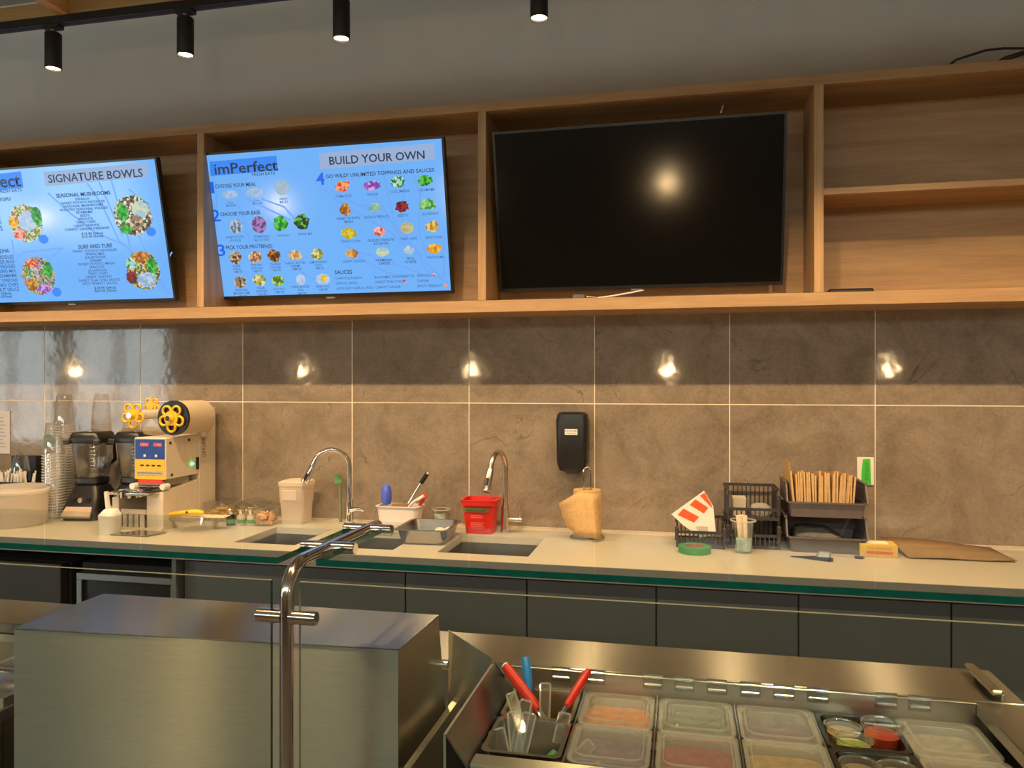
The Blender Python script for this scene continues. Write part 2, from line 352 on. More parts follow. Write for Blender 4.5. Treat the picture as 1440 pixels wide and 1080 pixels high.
def along(x0,y0,x1): return 540+(y0-540)*(x1+4100)/(x0+4100)
INK=Emit('screen_ink',srgb(22,36,66),1.0); INKT=Emit('screen_small_ink',srgb(52,88,148),1.0); NUM=Emit('screen_blue_numeral',srgb(28,100,225),1.0)
LOGO=Emit('screen_logo_blue',srgb(38,130,240),1.0); TBAR=Emit('screen_title_bar',srgb(146,172,212),1.0); TWIG=Emit('screen_branch',srgb(106,164,244),1.0)
def text(t,s,xl,yb,xr,cap,mat=INK,name='menu_text',off=.003,align='LEFT',total=None):
    """s set between photo columns xl..xr on baseline yb; cap = cap height in photo px"""
    cu=bpy.data.curves.new('t','FONT'); cu.body=s; cu.size=1; cu.resolution_u=2; cu.align_x=align; cu.space_line=.95; cu.offset=.014 if name in('numeral','logo_text') or cap>8 else (.012 if name=='heading_text' else .004)
    o=bpy.data.objects.new('t',cu); me=bpy.data.meshes.new_from_object(o); bpy.data.objects.remove(o); bpy.data.curves.remove(cu)
    xs=[v.co.x for v in me.vertices]; ys=[v.co.y for v in me.vertices]
    u0,v0=tvl(t,xl,yb); u1,_=tvl(t,xr,along(xl,yb,xr)); _,v1=tvl(t,xl,yb-cap)
    sx=(u1-u0)/(max(xs)-min(xs)); nl=s.count('\n')
    if nl==0: sy=(v1-v0)/.72; oy=0
    else: sy=(v1-v0)/(max(ys)-min(ys)); oy=min(ys)
    x0=min(xs)
    for v in me.vertices: v.co=Vector((u0+(v.co.x-x0)*sx,-off,v0+(v.co.y-oy)*sy))
    me.materials.append(mat); me.update()
    o=bpy.data.objects.new(name,me); C.objects.link(o); o.parent=t; return o
def quad(t,pts,mat,name,off=.0018):
    l=[tvl(t,*p) for p in pts]; return obj(name,flat(B(),[(u,-off,v) for u,v in l]),mat,t,norm=False)
def blob(t,x,y,rx,ry,mat,jit=.12,n=22,name='food_picture',off=.0026,rot=0):
    u,v=tvl(t,x,y); u1,_=tvl(t,x+rx,y); _,v1=tvl(t,x,y-ry); a,b=abs(u1-u),abs(v1-v); pts=[]
    for i in range(n):
        k=1+random.uniform(-jit,jit); an=-2*PI*i/n; pts.append((u+a*k*math.cos(an),-off,v+b*k*math.sin(an)))
    bm=B(); flat(bm,pts[::-1]); return obj(name,bm,mat,t,norm=False)
def twigs(t,lines):
    for ln in lines:
        bm=B(); l=[tvl(t,*p) for p in ln]
        for (a,b),(c,d) in zip(l,l[1:]):
            dx,dz=c-a,d-b; L=math.hypot(dx,dz)+1e-6; nx,nz=-dz/L*.0042,dx/L*.0042
            flat(bm,[(a+nx,-.0012,b+nz),(c+nx,-.0012,d+nz),(c-nx,-.0012,d-nz),(a-nx,-.0012,b-nz)])
        bmesh.ops.remove_doubles(bm,verts=bm.verts,dist=.005); obj('branch_print',bm,TWIG,t,norm=False)
S=srgb
FOOD=dict(tom=((200,60,25),(230,110,60),(240,160,110)),oni=((150,90,190),(205,160,225),(120,60,160)),cuc=((150,205,190),(190,225,205),(40,120,60)),eda=((30,150,40),(80,190,60),(20,110,30)),
 mash=((170,100,25),(215,150,50),(140,80,20)),spr=((130,180,170),(160,200,150),(110,160,150)),beet=((110,12,25),(150,25,40),(80,5,20)),jal=((50,140,60),(120,190,90),(160,210,130)),
 corn=((190,170,30),(215,195,50),(170,150,20)),pick=((210,70,50),(225,190,200),(240,150,120)),taro=((190,185,130),(205,190,110),(170,165,140)),crou=((210,160,40),(225,200,110),(180,120,20)),
 cri=((190,130,40),(220,170,80),(150,100,30)),par=((180,200,190),(200,210,170),(160,190,200)),feta=((160,190,215),(190,205,215),(140,170,205)),nac=((225,150,20),(240,190,50),(200,120,10)),
 pale=((140,175,220),(165,190,220),(150,180,215)),wrap=((150,180,205),(165,185,200),(155,180,200)),nood=((110,120,140),(170,190,215),(90,90,100)),rice=((120,80,140),(160,120,180),(95,60,120)),
 grn=((20,120,30),(50,170,50),(90,200,80)),mix=((30,110,30),(90,180,60),(30,40,40)),meat=((90,60,45),(160,130,110),(200,180,150)),chk=((200,160,120),(150,90,50),(230,205,170)),
 tea=((110,60,20),(190,120,40),(60,35,20)),shr=((220,170,130),(240,200,160),(170,140,80)),tofu=((180,170,80),(220,215,150),(120,130,60)),mush=((150,120,90),(210,190,160),(80,65,50)),
 avo=((90,150,40),(180,200,90),(60,110,30)),egg=((170,195,225),(185,205,225),(160,190,225)),yolk=((230,190,20),(240,205,40),(225,180,10)),
 bowl1=((60,35,30),(30,90,35),(200,190,170),(120,80,60),(225,220,205)),bowl2=((120,60,35),(40,140,50),(200,200,185),(215,160,40),(90,50,40)),bowl3=((50,140,50),(200,205,190),(130,190,90),(220,210,190),(180,110,60)),bowl4=((90,70,50),(200,150,50),(190,190,170),(60,150,60),(170,130,200)))
def F(k): return Emit('print_'+k,(1,1,1),1.0,[S(*c) for c in FOOD[k]],105 if k[:4]=='bowl' else 75)
# --- screen 2
c2=lambda X,Y:(270+X/4.32,180+Y/4.32); c3=lambda X,Y:(440+X/4.32,180+Y/4.32)
def tx2(s,X0,Y,X1,cap,mat=INK,f=c2,**k):
    a=f(X0,Y); b=f(X1,Y); return text(tv2,s,a[0],a[1],b[0],cap/4.32,mat,**k)
quad(tv2,[c2(112,292),c2(523,258),c2(512,168),c2(106,205)],LOGO,'logo_block')
tx2('imPerfect',140,282,525,66,name='logo_text',off=.0035); tx2('FRESH EATS',365,292,505,18)
quad(tv2,[c3(45,252),c3(742,190),c3(735,92),c3(36,152)],TBAR,'title_bar')
tx2('BUILD YOUR OWN',102,224,680,50,f=c3,name='heading_text')
for s,X,Y,X1,h,f in (('1',112,397,138,72,c2),('2',122,568,176,74,c2),('3',160,778,206,72,c2),('4',22,347,75,78,c3)): tx2(s,X,Y,X1,h,NUM,f,name='numeral')
for s,X,Y,X1,f in (('CHOOSE YOUR MEAL',142,366,390,c2),('CHOOSE YOUR BASE',174,536,416,c2),('PICK YOUR PROTEIN(S)',210,738,488,c2),('GO WILD! UNLIMITED TOPPINGS AND SAUCES',78,306,738,c3),('SAUCES',134,888,240,c3)): tx2(s,X,Y,X1,23,INK,f,name='heading_text')
for s,xc,Y,wd in (('24oz',235,460,36),('$10.55',238,478,58),('32oz',395,447,38),('$11.95',398,465,58),('WRAP',555,438,50),('$8.25',557,456,50)): tx2(s,xc-wd/2,Y,xc+wd/2,13,INK if '$' in s else INKT)
for s,xc,Y,wd in (('SWEET POTATO\nNOODLES',265,692,112),('FORBIDDEN\nBLACK RICE',425,688,90),('KALBI\nSTEAK',275,866,48),('+$4.75',280,881,52),('TERIYAKI\nCHICKEN',395,860,70),('+$3.75',400,876,52),('CHARRED\nCHICKEN',510,855,70),('+$3.75',514,870,52),('GARLIC BUTTER\nSHRIMP',632,848,120),('+$4.95',638,863,56),('LEMONGRASS\nTOFU',770,843,105),('+$3.25',775,858,52),
  ('SEASONAL\nMUSHROOMS',305,1012,100),('+$3.25',310,1027,52),('VEGAN\nCHICKEN',422,1000,66),('+$4.75',427,1016,52),('HARD-BOILED\nEGG',662,992,110),('+$2.95',667,1010,54)):
    tx2(s,xc-wd/2,Y,xc+wd/2,(34 if '\n' in s else 12),INK if '$' in s else INKT,align='CENTER')
for s,xc,Y,wd in (('SPINACH',555,660,74),('SPRING MIX',688,652,92),('AVOCADO',530,985,74),('+$2.95',533,1003,54),('FRIED EGG',795,970,80),('+$2.95',797,988,54)): tx2(s,xc-wd/2,Y,xc+wd/2,13,INK if '$' in s else INKT)
for X,Y,rx,ry,k in ((232,405,50,26,'pale'),(380,392,52,30,'pale'),(545,362,46,46,'wrap'),(266,597,40,44,'nood'),(407,587,45,52,'rice'),(537,577,44,48,'grn'),(667,570,46,50,'mix'),(263,788,38,38,'meat'),(385,783,38,38,'chk'),(498,775,38,38,'tea'),(627,772,40,32,'shr'),(760,765,38,34,'tofu'),(293,937,36,36,'mush'),(408,925,38,36,'tofu'),(520,928,36,34,'avo'),(660,922,28,34,'egg'),(795,918,44,34,'egg')):
    p=c2(X,Y); blob(tv2,p[0],p[1],rx/4.32,ry/4.32,F(k),.03 if k in('pale','wrap','nood','rice','egg') else .13)
p=c2(802,912); blob(tv2,p[0],p[1],4.4,4.4,F('yolk'),.02,off=.0032)
for X,Y,rx,ry,k in ((180,355,44,36,'tom'),(355,350,54,32,'oni'),(515,327,42,36,'cuc'),(683,320,44,34,'eda'),(197,493,34,38,'mash'),(378,483,36,30,'spr'),(540,475,42,34,'beet'),(695,463,54,32,'jal'),(217,637,44,34,'corn'),(405,628,34,34,'pick'),(570,607,40,36,'taro'),(725,598,36,34,'crou'),(237,762,40,28,'cri'),(422,753,40,28,'par'),(583,742,30,28,'feta'),(740,730,48,28,'nac')):
    p=c3(X,Y); blob(tv2,p[0],p[1],rx/4.32,ry/4.32,F(k),.05 if k in('cuc','taro','par') else .2)
for s,xc,Y,wd in (('TOMATOES',187,424,98),('ONIONS',363,412,70),('CUCUMBERS',530,395,116),('EDAMAME',695,385,92),('SWEET POTATO\nMASH',218,580,140),('ALFALFA SPROUTS',388,550,152),('BEETS',547,540,58),('JALAPENOS',713,530,102),('SWEET CORN',230,698,114),('PICKLED CARROTS\n& DAIKON',416,712,162),('TARO CHIPS',582,682,106),('CROUTONS',735,674,104),('CRISPY ONIONS',250,820,134),('PARMESAN\nCHEESE',434,832,98),('FETA\nCHEESE',595,822,70),('NACHO MIX',750,794,104)):
    tx2(s,xc-wd/2,Y,xc+wd/2,(36 if '\n' in s else 16),INKT,c3,align='CENTER')
for s,X,Y,X1 in (('CHIPOTLE RANCH',137,921,296),('GARLIC AIOLI',142,951,270),('AVOCADO GARLIC AIOLI',146,982,370),('BALSAMIC VINAIGRETTE',376,914,615),('SWEET THAI CHILI',380,943,545),('CARROT GINGER',382,975,535),('SRIRACHA',632,904,720),('CAESAR',634,936,706),('SPICY PEANUT',636,968,790)): tx2(s,X,Y,X1,15,INKT,c3)
for X,Y in ((556,930),(737,892),(808,957)):
    p=c3(X,Y); blob(tv2,p[0],p[1],2.6,2.4,F('pick'),.05)
T3=[[(300,120),(330,330),(520,640),(700,870),(800,930)],[(400,110),(440,330),(500,590),(660,780)],[(0,320),(150,440),(480,640),(560,720)],[(110,380),(320,490),(460,560)],[(560,270),(540,560),(590,720),(790,920)],[(600,270),(650,400),(645,640),(700,800)],[(800,620),(790,760),(800,900)],[(190,710),(300,760),(480,820),(700,900)],[(280,790),(450,880),(560,900)],[(220,450),(330,470),(430,580)]]
twigs(tv2,[[c3(*q) for q in l] for l in T3]+[[c2(*q) for q in l] for l in ([(90,210),(110,420),(140,480)],[(100,170),(140,330),(150,480)],[(270,440),(340,640),(370,900),(470,1010)],[(420,430),(560,480),(680,620)],[(300,620),(500,780),(740,920)],[(140,480),(130,620),(150,820)],[(120,200),(330,430),(600,560)])])
# --- screen 1
c1=lambda X,Y:(X/3.6,160+Y/3.6)
def tx1(s,X0,Y,X1,cap,mat=INK,**k):
    a=c1(X0,Y); b=c1(X1,Y); return text(tv1,s,a[0],a[1],b[0],cap/3.6,mat,**k)
quad(tv1,[c1(-240,408),c1(118,374),c1(104,292),c1(-255,330)],LOGO,'logo_block')
tx1('imPerfect',-210,388,108,66,name='logo_text',off=.0035); tx1('FRESH EATS',-8,401,112,17)
quad(tv1,[c1(230,368),c1(752,318),c1(742,248),c1(218,294)],TBAR,'title_bar')
tx1('SIGNATURE BOWLS',247,350,725,42,name='heading_text')
tx1('SEASONAL MUSHROOMS',285,425,560,20,name='heading_text'); tx1('SURF AND TURF',398,684,570,21,name='heading_text'); tx1('LEMONGRASS TOFU',-150,452,54,18,name='heading_text'); tx1('BUDDHA',-45,706,48,19,name='heading_text')
tx1('SPINACH\nSWEET POTATO NOODLES\nSEASONAL MUSHROOMS\nROASTED SEASONAL VEGGIES\nEDAMAME\nBEETS\nSPROUTS\nTARO CHIPS\nCRISPY ONIONS\nCARROT GINGER DRESSING',322,594,562,164,INKT,align='CENTER')
tx1('$13.90 (24oz)\n$15.30 (32oz)',416,632,524,30,align='CENTER')
tx1('SWEET POTATO NOODLES\nSPRING MIX\nKALBI STEAK\nSHRIMP\nSWEET POTATO MASH\nSPROUTS\nJALAPENOS\nTARO CHIPS\nCRISPY ONIONS\nSWEET THAI CHILI SAUCE\nSPICY PEANUT SAUCE',396,868,616,178,INKT,align='CENTER')
tx1('$18.90 (24oz)\n$20.30 (32oz)',482,906,590,30,align='CENTER')
tx1('SWEET POTATO NOODLES\nBLACK RICE\nROASTED SEASONAL VEGGIES\nSPRING MIX\nEDAMAME\nCRISPY ONIONS\nTARO CHIPS\nSPICY PEANUT SAUCE',-170,905,100,180,INKT,align='RIGHT')
tx1('$14.90 (24oz)\n$16.30 (32oz)',-50,936,62,30,align='RIGHT')
tx1('SPINACH\nBLACK RICE\nEDAMAME\nSPROUTS',-120,600,14,130,INKT,align='RIGHT')
for X,Y,rx,ry,k in ((672,515,96,104,'bowl1'),(725,793,84,100,'bowl2'),(130,555,84,98,'bowl3'),(195,822,84,98,'bowl4')):
    p=c1(X,Y); blob(tv1,p[0],p[1],rx/3.6,ry/3.6,F(k),.04,34)
for X,Y,rx,ry,k in ((620,500,30,50,'grn'),(640,585,32,24,'eda'),(710,485,44,46,'par'),(690,550,36,40,'mush'),(664,760,26,32,'cuc'),(666,828,26,32,'beet'),(770,770,28,42,'eda'),(745,840,50,40,'feta'),(715,722,44,26,'mash'),(140,545,46,50,'egg'),(185,520,24,50,'eda'),(68,550,22,28,'nac'),(100,610,30,30,'pick'),(165,868,30,30,'mash'),(225,885,34,24,'oni'),(160,755,30,22,'tom'),(245,790,24,40,'eda')):
    p=c1(X,Y); blob(tv1,p[0],p[1],rx/3.6,ry/3.6,F(k),.1,18,off=.0032)
for X,Y in ((765,597),(220,635),(288,903)):
    p=c1(X,Y); blob(tv1,p[0],p[1],6.6,6.4,LOGO,.02,off=.0034,name='badge_print')
twigs(tv1,[[c1(*q) for q in l] for l in ([(440,350),(520,470),(600,640),(760,780),(880,940)],[(500,345),(560,480),(620,620)],[(240,400),(350,500),(480,600),(640,670)],[(60,760),(120,700),(320,680),(240,740)],[(560,330),(640,600),(660,680)],[(20,800),(70,720),(60,640)],[(650,380),(740,460),(700,620),(830,880)],[(870,700),(800,820),(850,940)])])
# cables of the dark screen, remote and black box
bm=B(); tube(bm,[oY(1014,158,3.33),oY(1017,148,3.40),oY(1024,138,3.47),oY(1022,140,3.53)],.0035,8); tag(obj('power_cord',bm,WHITEP),'short pale cord behind the top edge of the switched-off television','cord')
bm=B(); tube(bm,[oZ(826,417,1.97),oY(840,419,3.36),oY(862,416,3.37),oY(890,411,3.38),oY(905,408,3.40)],.0035,8); wc=tag(obj('power_cord',bm,WHITEP),'white cord lying under the switched-off television','cord')
p=oY(817,414,3.36); obj('plug',box(B(),p.x-.035,p.x+.02,3.34,3.375,1.965,1.992,.004),GREYP,wc)
p=oY(1195,410,3.33); tag(obj('set_top_box',box(B(),p.x-.085,p.x+.085,3.30,3.40,1.9645,1.983,.006),BLACK),'small flat black box on the bottom board of the empty bay','electronics')
bm=B(); tube(bm,[Vector((.98,3.42,2.834)),oY(1345,84,3.40),oY(1385,71,3.40),oY(1410,68,3.40),oY(1445,68,3.40),Vector((1.6,3.42,2.84))],.005,8); tag(obj('black_cable',bm,BLACK),'black cable looping on top of the shelving at far right','cable')
bm=B(); tube(bm,[Vector((1.15,3.40,2.835)),oY(1415,82,3.36),oY(1440,74,3.36),Vector((1.7,3.40,2.84))],.010,8); tag(obj('black_cable',bm,BLACK),'thick black cable lying on top of the shelving beneath the looping one','cable')

# ================================================================ track lights and beams
def track(y,x0,x1,label):
    t=thing('lighting_track',label,'light track',(0,y,0)); bm=B(); box(bm,x0,x1,-.018,.018,2.945,2.975,.002)
    obj('rail',bm,BLACKM,t); obj('slot',box(B(),x0,x1,-.006,.006,2.944,2.9455),DARK,t); return t
track(2.45,-4.6,2.9,'long black lighting track under the wooden beam near the back wall')
track(1.0,-4.6,2.9,'long black lighting track above the customer side of the counter')
LENS=M('lamp_lens',(.9,.8,.7),.3,emit=(1,.72,.42),es=14)
def spot_proto(label,group):
    t=thing('track_spotlight',label,'spotlight',(0,0,0),0,group)
    obj('adapter',box(B(),-.035,.035,-.016,.016,.148,.166,.002),BLACKM,t)
    obj('stem',cyl(B(),(0,0,.13),(0,0,.15),.012,n=12),NICKEL,t)
    bm=B(); lathe(bm,[(.0,.134),(.027,.134),(.029,.131),(.029,.0),(.0265,.0),(.0255,.012)],28); h=obj('housing',bm,BLACKM,t)
    obj('lens',lathe(B(),[(.0255,.006),(.012,.004),(.0,.004)],24),LENS,t)
    return t
def spot_light(x,y,z,W,aim,cone):
    l=bpy.data.lights.new('spot_beam','SPOT'); l.energy=W; l.color=WARM; l.spot_size=R(cone); l.spot_blend=.7; l.shadow_soft_size=.02
    o=bpy.data.objects.new('spot_beam',l); C.objects.link(o); o.location=(x,y,z); d=Vector(aim)-Vector((x,y,z)); o.rotation_euler=d.to_track_quat('-Z','Y').to_euler(); return o
sp=None
names=['far left, hanging below the crossing joist','second from left, with a silver clip at its top','third from left, cut by the top of the picture','fourth from left, only its lit end in the picture']
for i,x in enumerate((-2.305,-1.744,-1.14,-.451,.22,.88,1.55,-2.95,-3.6)):
    lab='black spotlight on the back track, '+(names[i] if i<4 else 'outside the picture')
    if sp is None: sp=spot_proto(lab,'spotlights on the back track'); s=sp; s.location=(x,2.45,2.782)
    else: s=dup(sp,(x,2.45,2.782),label=lab)
    spot_light(x,2.45,2.778,SPOT_W,(x+.05,3.05,.9),105)
sp2=None
for x in (-2.4,-1.45,-.45,.45,1.5):
    lab='black cylinder spotlight on the front track above the prep counter'
    if sp2 is None: sp2=dup(sp,(x,1.0,2.782),label=lab); sp2['group']='spotlights on the front track'
    else: dup(sp2,(x,1.0,2.782))
    spot_light(x,1.0,2.778,SPOT2_W,(x,1.75,.9),95)
tag(obj('wooden_beam',box(B(),-4.6,2.9,2.44,2.48,2.976,3.032,.002),PINEX),'long pale wooden beam running above the back lighting track','beam')
tag(obj('wooden_beam',box(B(),-4.6,2.9,.98,1.02,2.976,3.032,.002),PINEX),'long pale wooden beam running above the front lighting track','beam')
j0=None
for i in range(-5,11):
    x=-2.245+.5*i
    if x<-4.5 or x>2.8: continue
    lab='short wooden joist crossing to the back beam, '+('by the far left spotlight' if i==0 else ('by the second spotlight' if i==1 else 'outside the picture'))
    if j0 is None: j0=tag(obj('wooden_joist',box(B(),-.02,.02,.3,2.44,2.972,3.10,.002),PINE),lab,'beam','joists of the wooden grid'); j0.location=(x,0,0)
    else: j=cp(j0,None,(x,0,0)); j['label']=lab
# pendants over the customer side (seen only as reflections)
BULB=M('pendant_bulb',(.9,.8,.6),.3,emit=(1,.75,.42),es=40); GLOBE=Clear('pendant_globe',tint=(1,.98,.94))
for i,(x,py_) in enumerate(((-.13,-.55),(-2.1,-.55),(-4.0,-.55),(1.85,-.55),(-6.9,-.55))):
    t=thing('pendant_lamp','clear globe pendant lamp behind the photographer','lamp',(x,py_,1.82),0,'globe pendants over the customer side')
    obj('globe',lathe(B(),[(.02,.10)]+[(.11*math.sin(R(a)),.11*math.cos(R(a))) for a in range(12,181,12)],20),GLOBE,t)
    obj('bulb',lathe(B(),[(.0,-.05),(.02,-.045),(.03,-.02),(.026,.01),(.014,.04),(.013,.06)],16),BULB,t)
    obj('socket',cyl(B(),(0,0,.055),(0,0,.125),.02,n=14),BLACKM,t); obj('cord',cyl(B(),(0,0,.12),(0,0,ZC-1.82),.004,n=8),BLACK,t)
    l=bpy.data.lights.new('pendant_light','POINT'); l.energy=PEND_W; l.color=WARM; l.shadow_soft_size=.04
    lo=bpy.data.objects.new('pendant_light',l); C.objects.link(lo); lo.location=(x,py_,1.73)

# ================================================================ back counter
CF=2.845
ct=thing('countertop','long cream quartz countertop along the tiled wall, cut out for three sinks','countertop',(0,0,0))
sinks=[(-1.87,-1.585),(-1.515,-1.15),(-.96,-.587)]; SY0,SY1=2.955,3.31
bm=B(); cx=[-4.5]+[v for s in sinks for v in s]+[2.5]; cy=[CF,SY0,SY1,D-.005]; zt,zb=CT-.0008,CT-.03
holes={(1,1),(3,1),(5,1)}; V={}
def gv(i,j,k):
    if (i,j,k) not in V: V[(i,j,k)]=bm.verts.new((cx[i],cy[j],zt if k else zb))
    return V[(i,j,k)]
cells=[(i,j) for i in range(len(cx)-1) for j in range(3) if (i,j) not in holes]
for i,j in cells:
    bm.faces.new([gv(i,j,1),gv(i+1,j,1),gv(i+1,j+1,1),gv(i,j+1,1)]); bm.faces.new([gv(i,j+1,0),gv(i+1,j+1,0),gv(i+1,j,0),gv(i,j,0)])
    for (a,b,nb) in (((i,j),(i+1,j),(i,j-1)),((i+1,j),(i+1,j+1),(i+1,j)),((i+1,j+1),(i,j+1),(i,j+1)),((i,j+1),(i,j),(i-1,j))):
        if nb not in cells: bm.faces.new([gv(*a,1),gv(*a,0),gv(*b,0),gv(*b,1)])
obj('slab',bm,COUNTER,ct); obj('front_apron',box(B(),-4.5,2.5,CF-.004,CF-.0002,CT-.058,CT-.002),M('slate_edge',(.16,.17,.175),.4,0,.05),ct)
obj('upstand_seal',box(B(),-4.5,2.5,D-.0075,D-.0045,CT,CT+.006),M('sealant',(.55,.5,.42),.6),ct)
slab=['leftmost, mostly behind the glass shelf post','middle, with a steel pan on its right edge','rightmost, in front of the brushed gooseneck faucet']
for (a,b),nm in zip(sinks,slab):
    s=thing('sink','undermount steel sink basin, '+nm,'sink',((a+b)/2,(SY0+SY1)/2,CT-.03),0,'undermount sinks in the countertop')
    w,d=b-a+.012,SY1-SY0+.012; bm=B()
    loft(bm,[rrect(0,0,w+.03,d+.03,.02,-.001),rrect(0,0,w,d,.025,-.001),rrect(0,0,w-.01,d-.01,.03,-.17),rrect(0,0,w-.06,d-.06,.03,-.2)],False,True)
    obj('basin',bm,M('sink_steel',(.42,.40,.36),.3,1,.06),s,norm=False); obj('drain',lathe(B(),[(.04,-.196),(.036,-.194),(.03,-.198),(0,-.199)],20),CHROME,s)

# cabinets: grey doors, dark shadow gap above
DT=.846
def cabinet(x0,x1,label):
    t=thing('base_cabinet',label,'cabinet',((x0+x1)/2,CF+.06,0),0,'slate grey base cabinets under the counter'); h=(x1-x0)/2
    obj('side_panel',box(B(),-h,-h+.016,.022,.6,.1,CT-.058),CABM,t); obj('side_panel',box(B(),h-.016,h,.022,.6,.1,CT-.058),CABM,t)
    obj('bottom_panel',box(B(),-h+.016,h-.016,.022,.6,.1,.118),CABM,t); obj('top_rail',box(B(),-h+.016,h-.016,.022,.045,CT-.09,CT-.058),CABM,t); obj('plinth',box(B(),-h,h,.06,.08,0,.1),DARK,t)
    obj('door',box(B(),-h+.003,h-.003,0,.02,.11,DT,.0015),CABM,t)
    return t
ds=[-2.075,-1.572,-1.077,-.583,-.093,.407,.904,1.40,1.90,2.40]
lab=['beside the glass-door fridge','under the leftmost sink','behind the steel hood','under the steel pan','between the sink and the paper towel','under the leaflet basket','under the stacked grey bins','at the right edge','outside the picture','at the end of the run']
for i,(a,b) in enumerate(zip(ds,ds[1:])): cabinet(a,b,'slate grey base cabinet with a plain handleless door, '+lab[i])
tag(obj('cabinet_panel',box(B(),-2.098,-2.078,CF+.01,3.5,0,CT-.06),CABM),'thin slate side panel between fridge and cabinets','panel')
t=thing('undercounter_fridge','dark undercounter fridge with a steel-framed glass door','fridge',(-2.37,CF+.055,0))
obj('body',box(B(),-.26,.26,.06,.6,.02,.80),DARK,t)
fr=B()
for a in ((-.25,.25,.735,.765),(-.25,.25,.12,.15),(-.25,-.222,.15,.735),(.222,.25,.15,.735)): box(fr,a[0],a[1],.012,.05,a[2],a[3],.002)
dr=obj('door_frame',fr,STEELD,t); obj('door_glass',box(B(),-.222,.222,.03,.036,.15,.735),M('dark_glass',(.02,.02,.02),.08,0,.1),t)
t=thing('undercounter_fridge','dark brown undercounter fridge with a plain solid door, at left edge','fridge',(-3.0,CF+.055,0))
obj('body',box(B(),-.32,.32,.05,.6,.02,.80),DARK,t); obj('door',box(B(),-.31,.31,.0,.045,.1,.80,.003),M('brown_grey_steel',(.075,.066,.055),.35,.6,.1),t)
obj('foot',box(B(),-.3,.3,.08,.5,0,.02),BLACK,t)
t=thing('undercounter_fridge','dark undercounter fridge beyond the left edge of the picture','fridge',(-3.75,CF+.055,0)); obj('body',box(B(),-.36,.36,.05,.6,0,.80),DARK,t)

# ================================================================ faucets
def arc(c,r,a0,a1,u,v,n=14): return [Vector(c)+Vector(u)*(r*math.cos(R(a0+(a1-a0)*i/n)))+Vector(v)*(r*math.sin(R(a0+(a1-a0)*i/n))) for i in range(n+1)]
def faucet(name,label,loc,ang,mat,h,rad,drop,lever):
    t=thing(name,label,'faucet',loc); u=Vector((math.cos(ang),math.sin(ang),0)); z=Vector((0,0,1))
    obj('base_flange',lathe(B(),[(.0,.0),(.026,0),(.026,.006),(.02,.01)],24),mat,t)
    obj('body',cyl(B(),(0,0,.005),(0,0,.12),.021,.017,24),mat,t)
    c=u*rad+z*h; pts=[Vector((0,0,.11)),Vector((0,0,h*.6))]+arc(c,rad,180,20,u,z,18); e=pts[-1]; dn=(pts[-1]-pts[-2]).normalized()
    obj('spout',tube(B(),pts+[e+dn*.02],.0125,16),mat,t)
    p=e+dn*.02; sh=obj('spray_head',tube(B(),[p,p+dn*.012,p+dn*.05,p+dn*drop,p+dn*(drop+.004)],[.0135,.016,.0175,.021,.019],18),mat,t)
    obj('button',box(B(),-.006,.006,-.004,.004,-.018,.018,.002,Matrix.Translation(p+dn*.055+Vector((-u.y,u.x,0))*-.0+Vector((0,-.0185,0)))@dn.to_track_quat('Z','Y').to_matrix().to_4x4()),BLACK,sh)
    if lever==0:
        obj('lever',tube(B(),[(.012,-.01,.07),(.045,-.02,.078),(.075,-.026,.078),(.085,-.028,.07)],[.013,.010,.011,.006],12),mat,t)
    else:
        obj('lever',cyl(B(),(.01,0,.06),(.078,-.004,.06),.012,n=16),mat,t); obj('lever_pin',cyl(B(),(.068,-.004,.06),(.068,-.004,.145),.004,n=10),mat,t)
    return t
faucet('kitchen_faucet','polished chrome gooseneck faucet beside the white pitcher',(-1.565,3.455,CT),R(205),CHROME,.275,.085,.085,0)
faucet('kitchen_faucet','brushed steel gooseneck faucet behind the red bucket',(-.785,3.415,CT),R(258),M('satin_nickel',(.68,.62,.54),.24,1,.04,40),.295,.075,.10,1)

# ================================================================ wall items
dp=thing('soap_dispenser','tall black soap dispenser on the tiled wall','dispenser',(-.488,D-.005,1.195))
obj('cover',loft(B(),[rrect(0,-.045,.115,.09,.02,.012),rrect(0,-.048,.138,.10,.022,.05),rrect(0,-.048,.145,.10,.025,.24),rrect(0,-.046,.135,.095,.03,.268),rrect(0,-.044,.115,.08,.03,.277)]),BLACK,dp)
obj('push_bar',loft(B(),[rrect(0,-.05,.05,.05,.02,-.002),rrect(0,-.052,.12,.09,.03,.02)]),CHARC,dp)
obj('label_plate',box(B(),-.029,.029,-.1005,-.099,.175,.202,.0008),PAPER,dp)
def wtext(s,parent,x0,x1,z,cap,y,mat,name='print',rot=None):
    cu=bpy.data.curves.new('t','FONT'); cu.body=s; cu.size=1; cu.resolution_u=2
    o=bpy.data.objects.new('t',cu); me=bpy.data.meshes.new_from_object(o); bpy.data.objects.remove(o); bpy.data.curves.remove(cu)
    xs=[v.co.x for v in me.vertices]; sx=(x1-x0)/(max(xs)-min(xs))
    for v in me.vertices: v.co=Vector((x0+(v.co.x-min(xs))*sx,y,z+v.co.y*cap/.72))
    me.materials.append(mat); o=bpy.data.objects.new(name,me); C.objects.link(o); o.parent=parent
    if rot: me.transform(rot)
    return o
INKB=M('blue_ink',(.02,.05,.25),.6); INKK=M('black_ink',(.02,.02,.02),.6)
wtext('ECOLAB',dp,-.025,.025,.189,.009,-.1010,INKB); wtext('CREATING A CLEANER WORLD',dp,-.022,.022,.180,.004,-.1010,INKK)
ol=thing('wall_outlet','white wall outlet covered by a strip of bright green tape','outlet',(.767,D-.005,1.1675))
obj('plate',box(B(),-.034,.034,-.006,.001,0,.119,.002),WHITEP,ol)
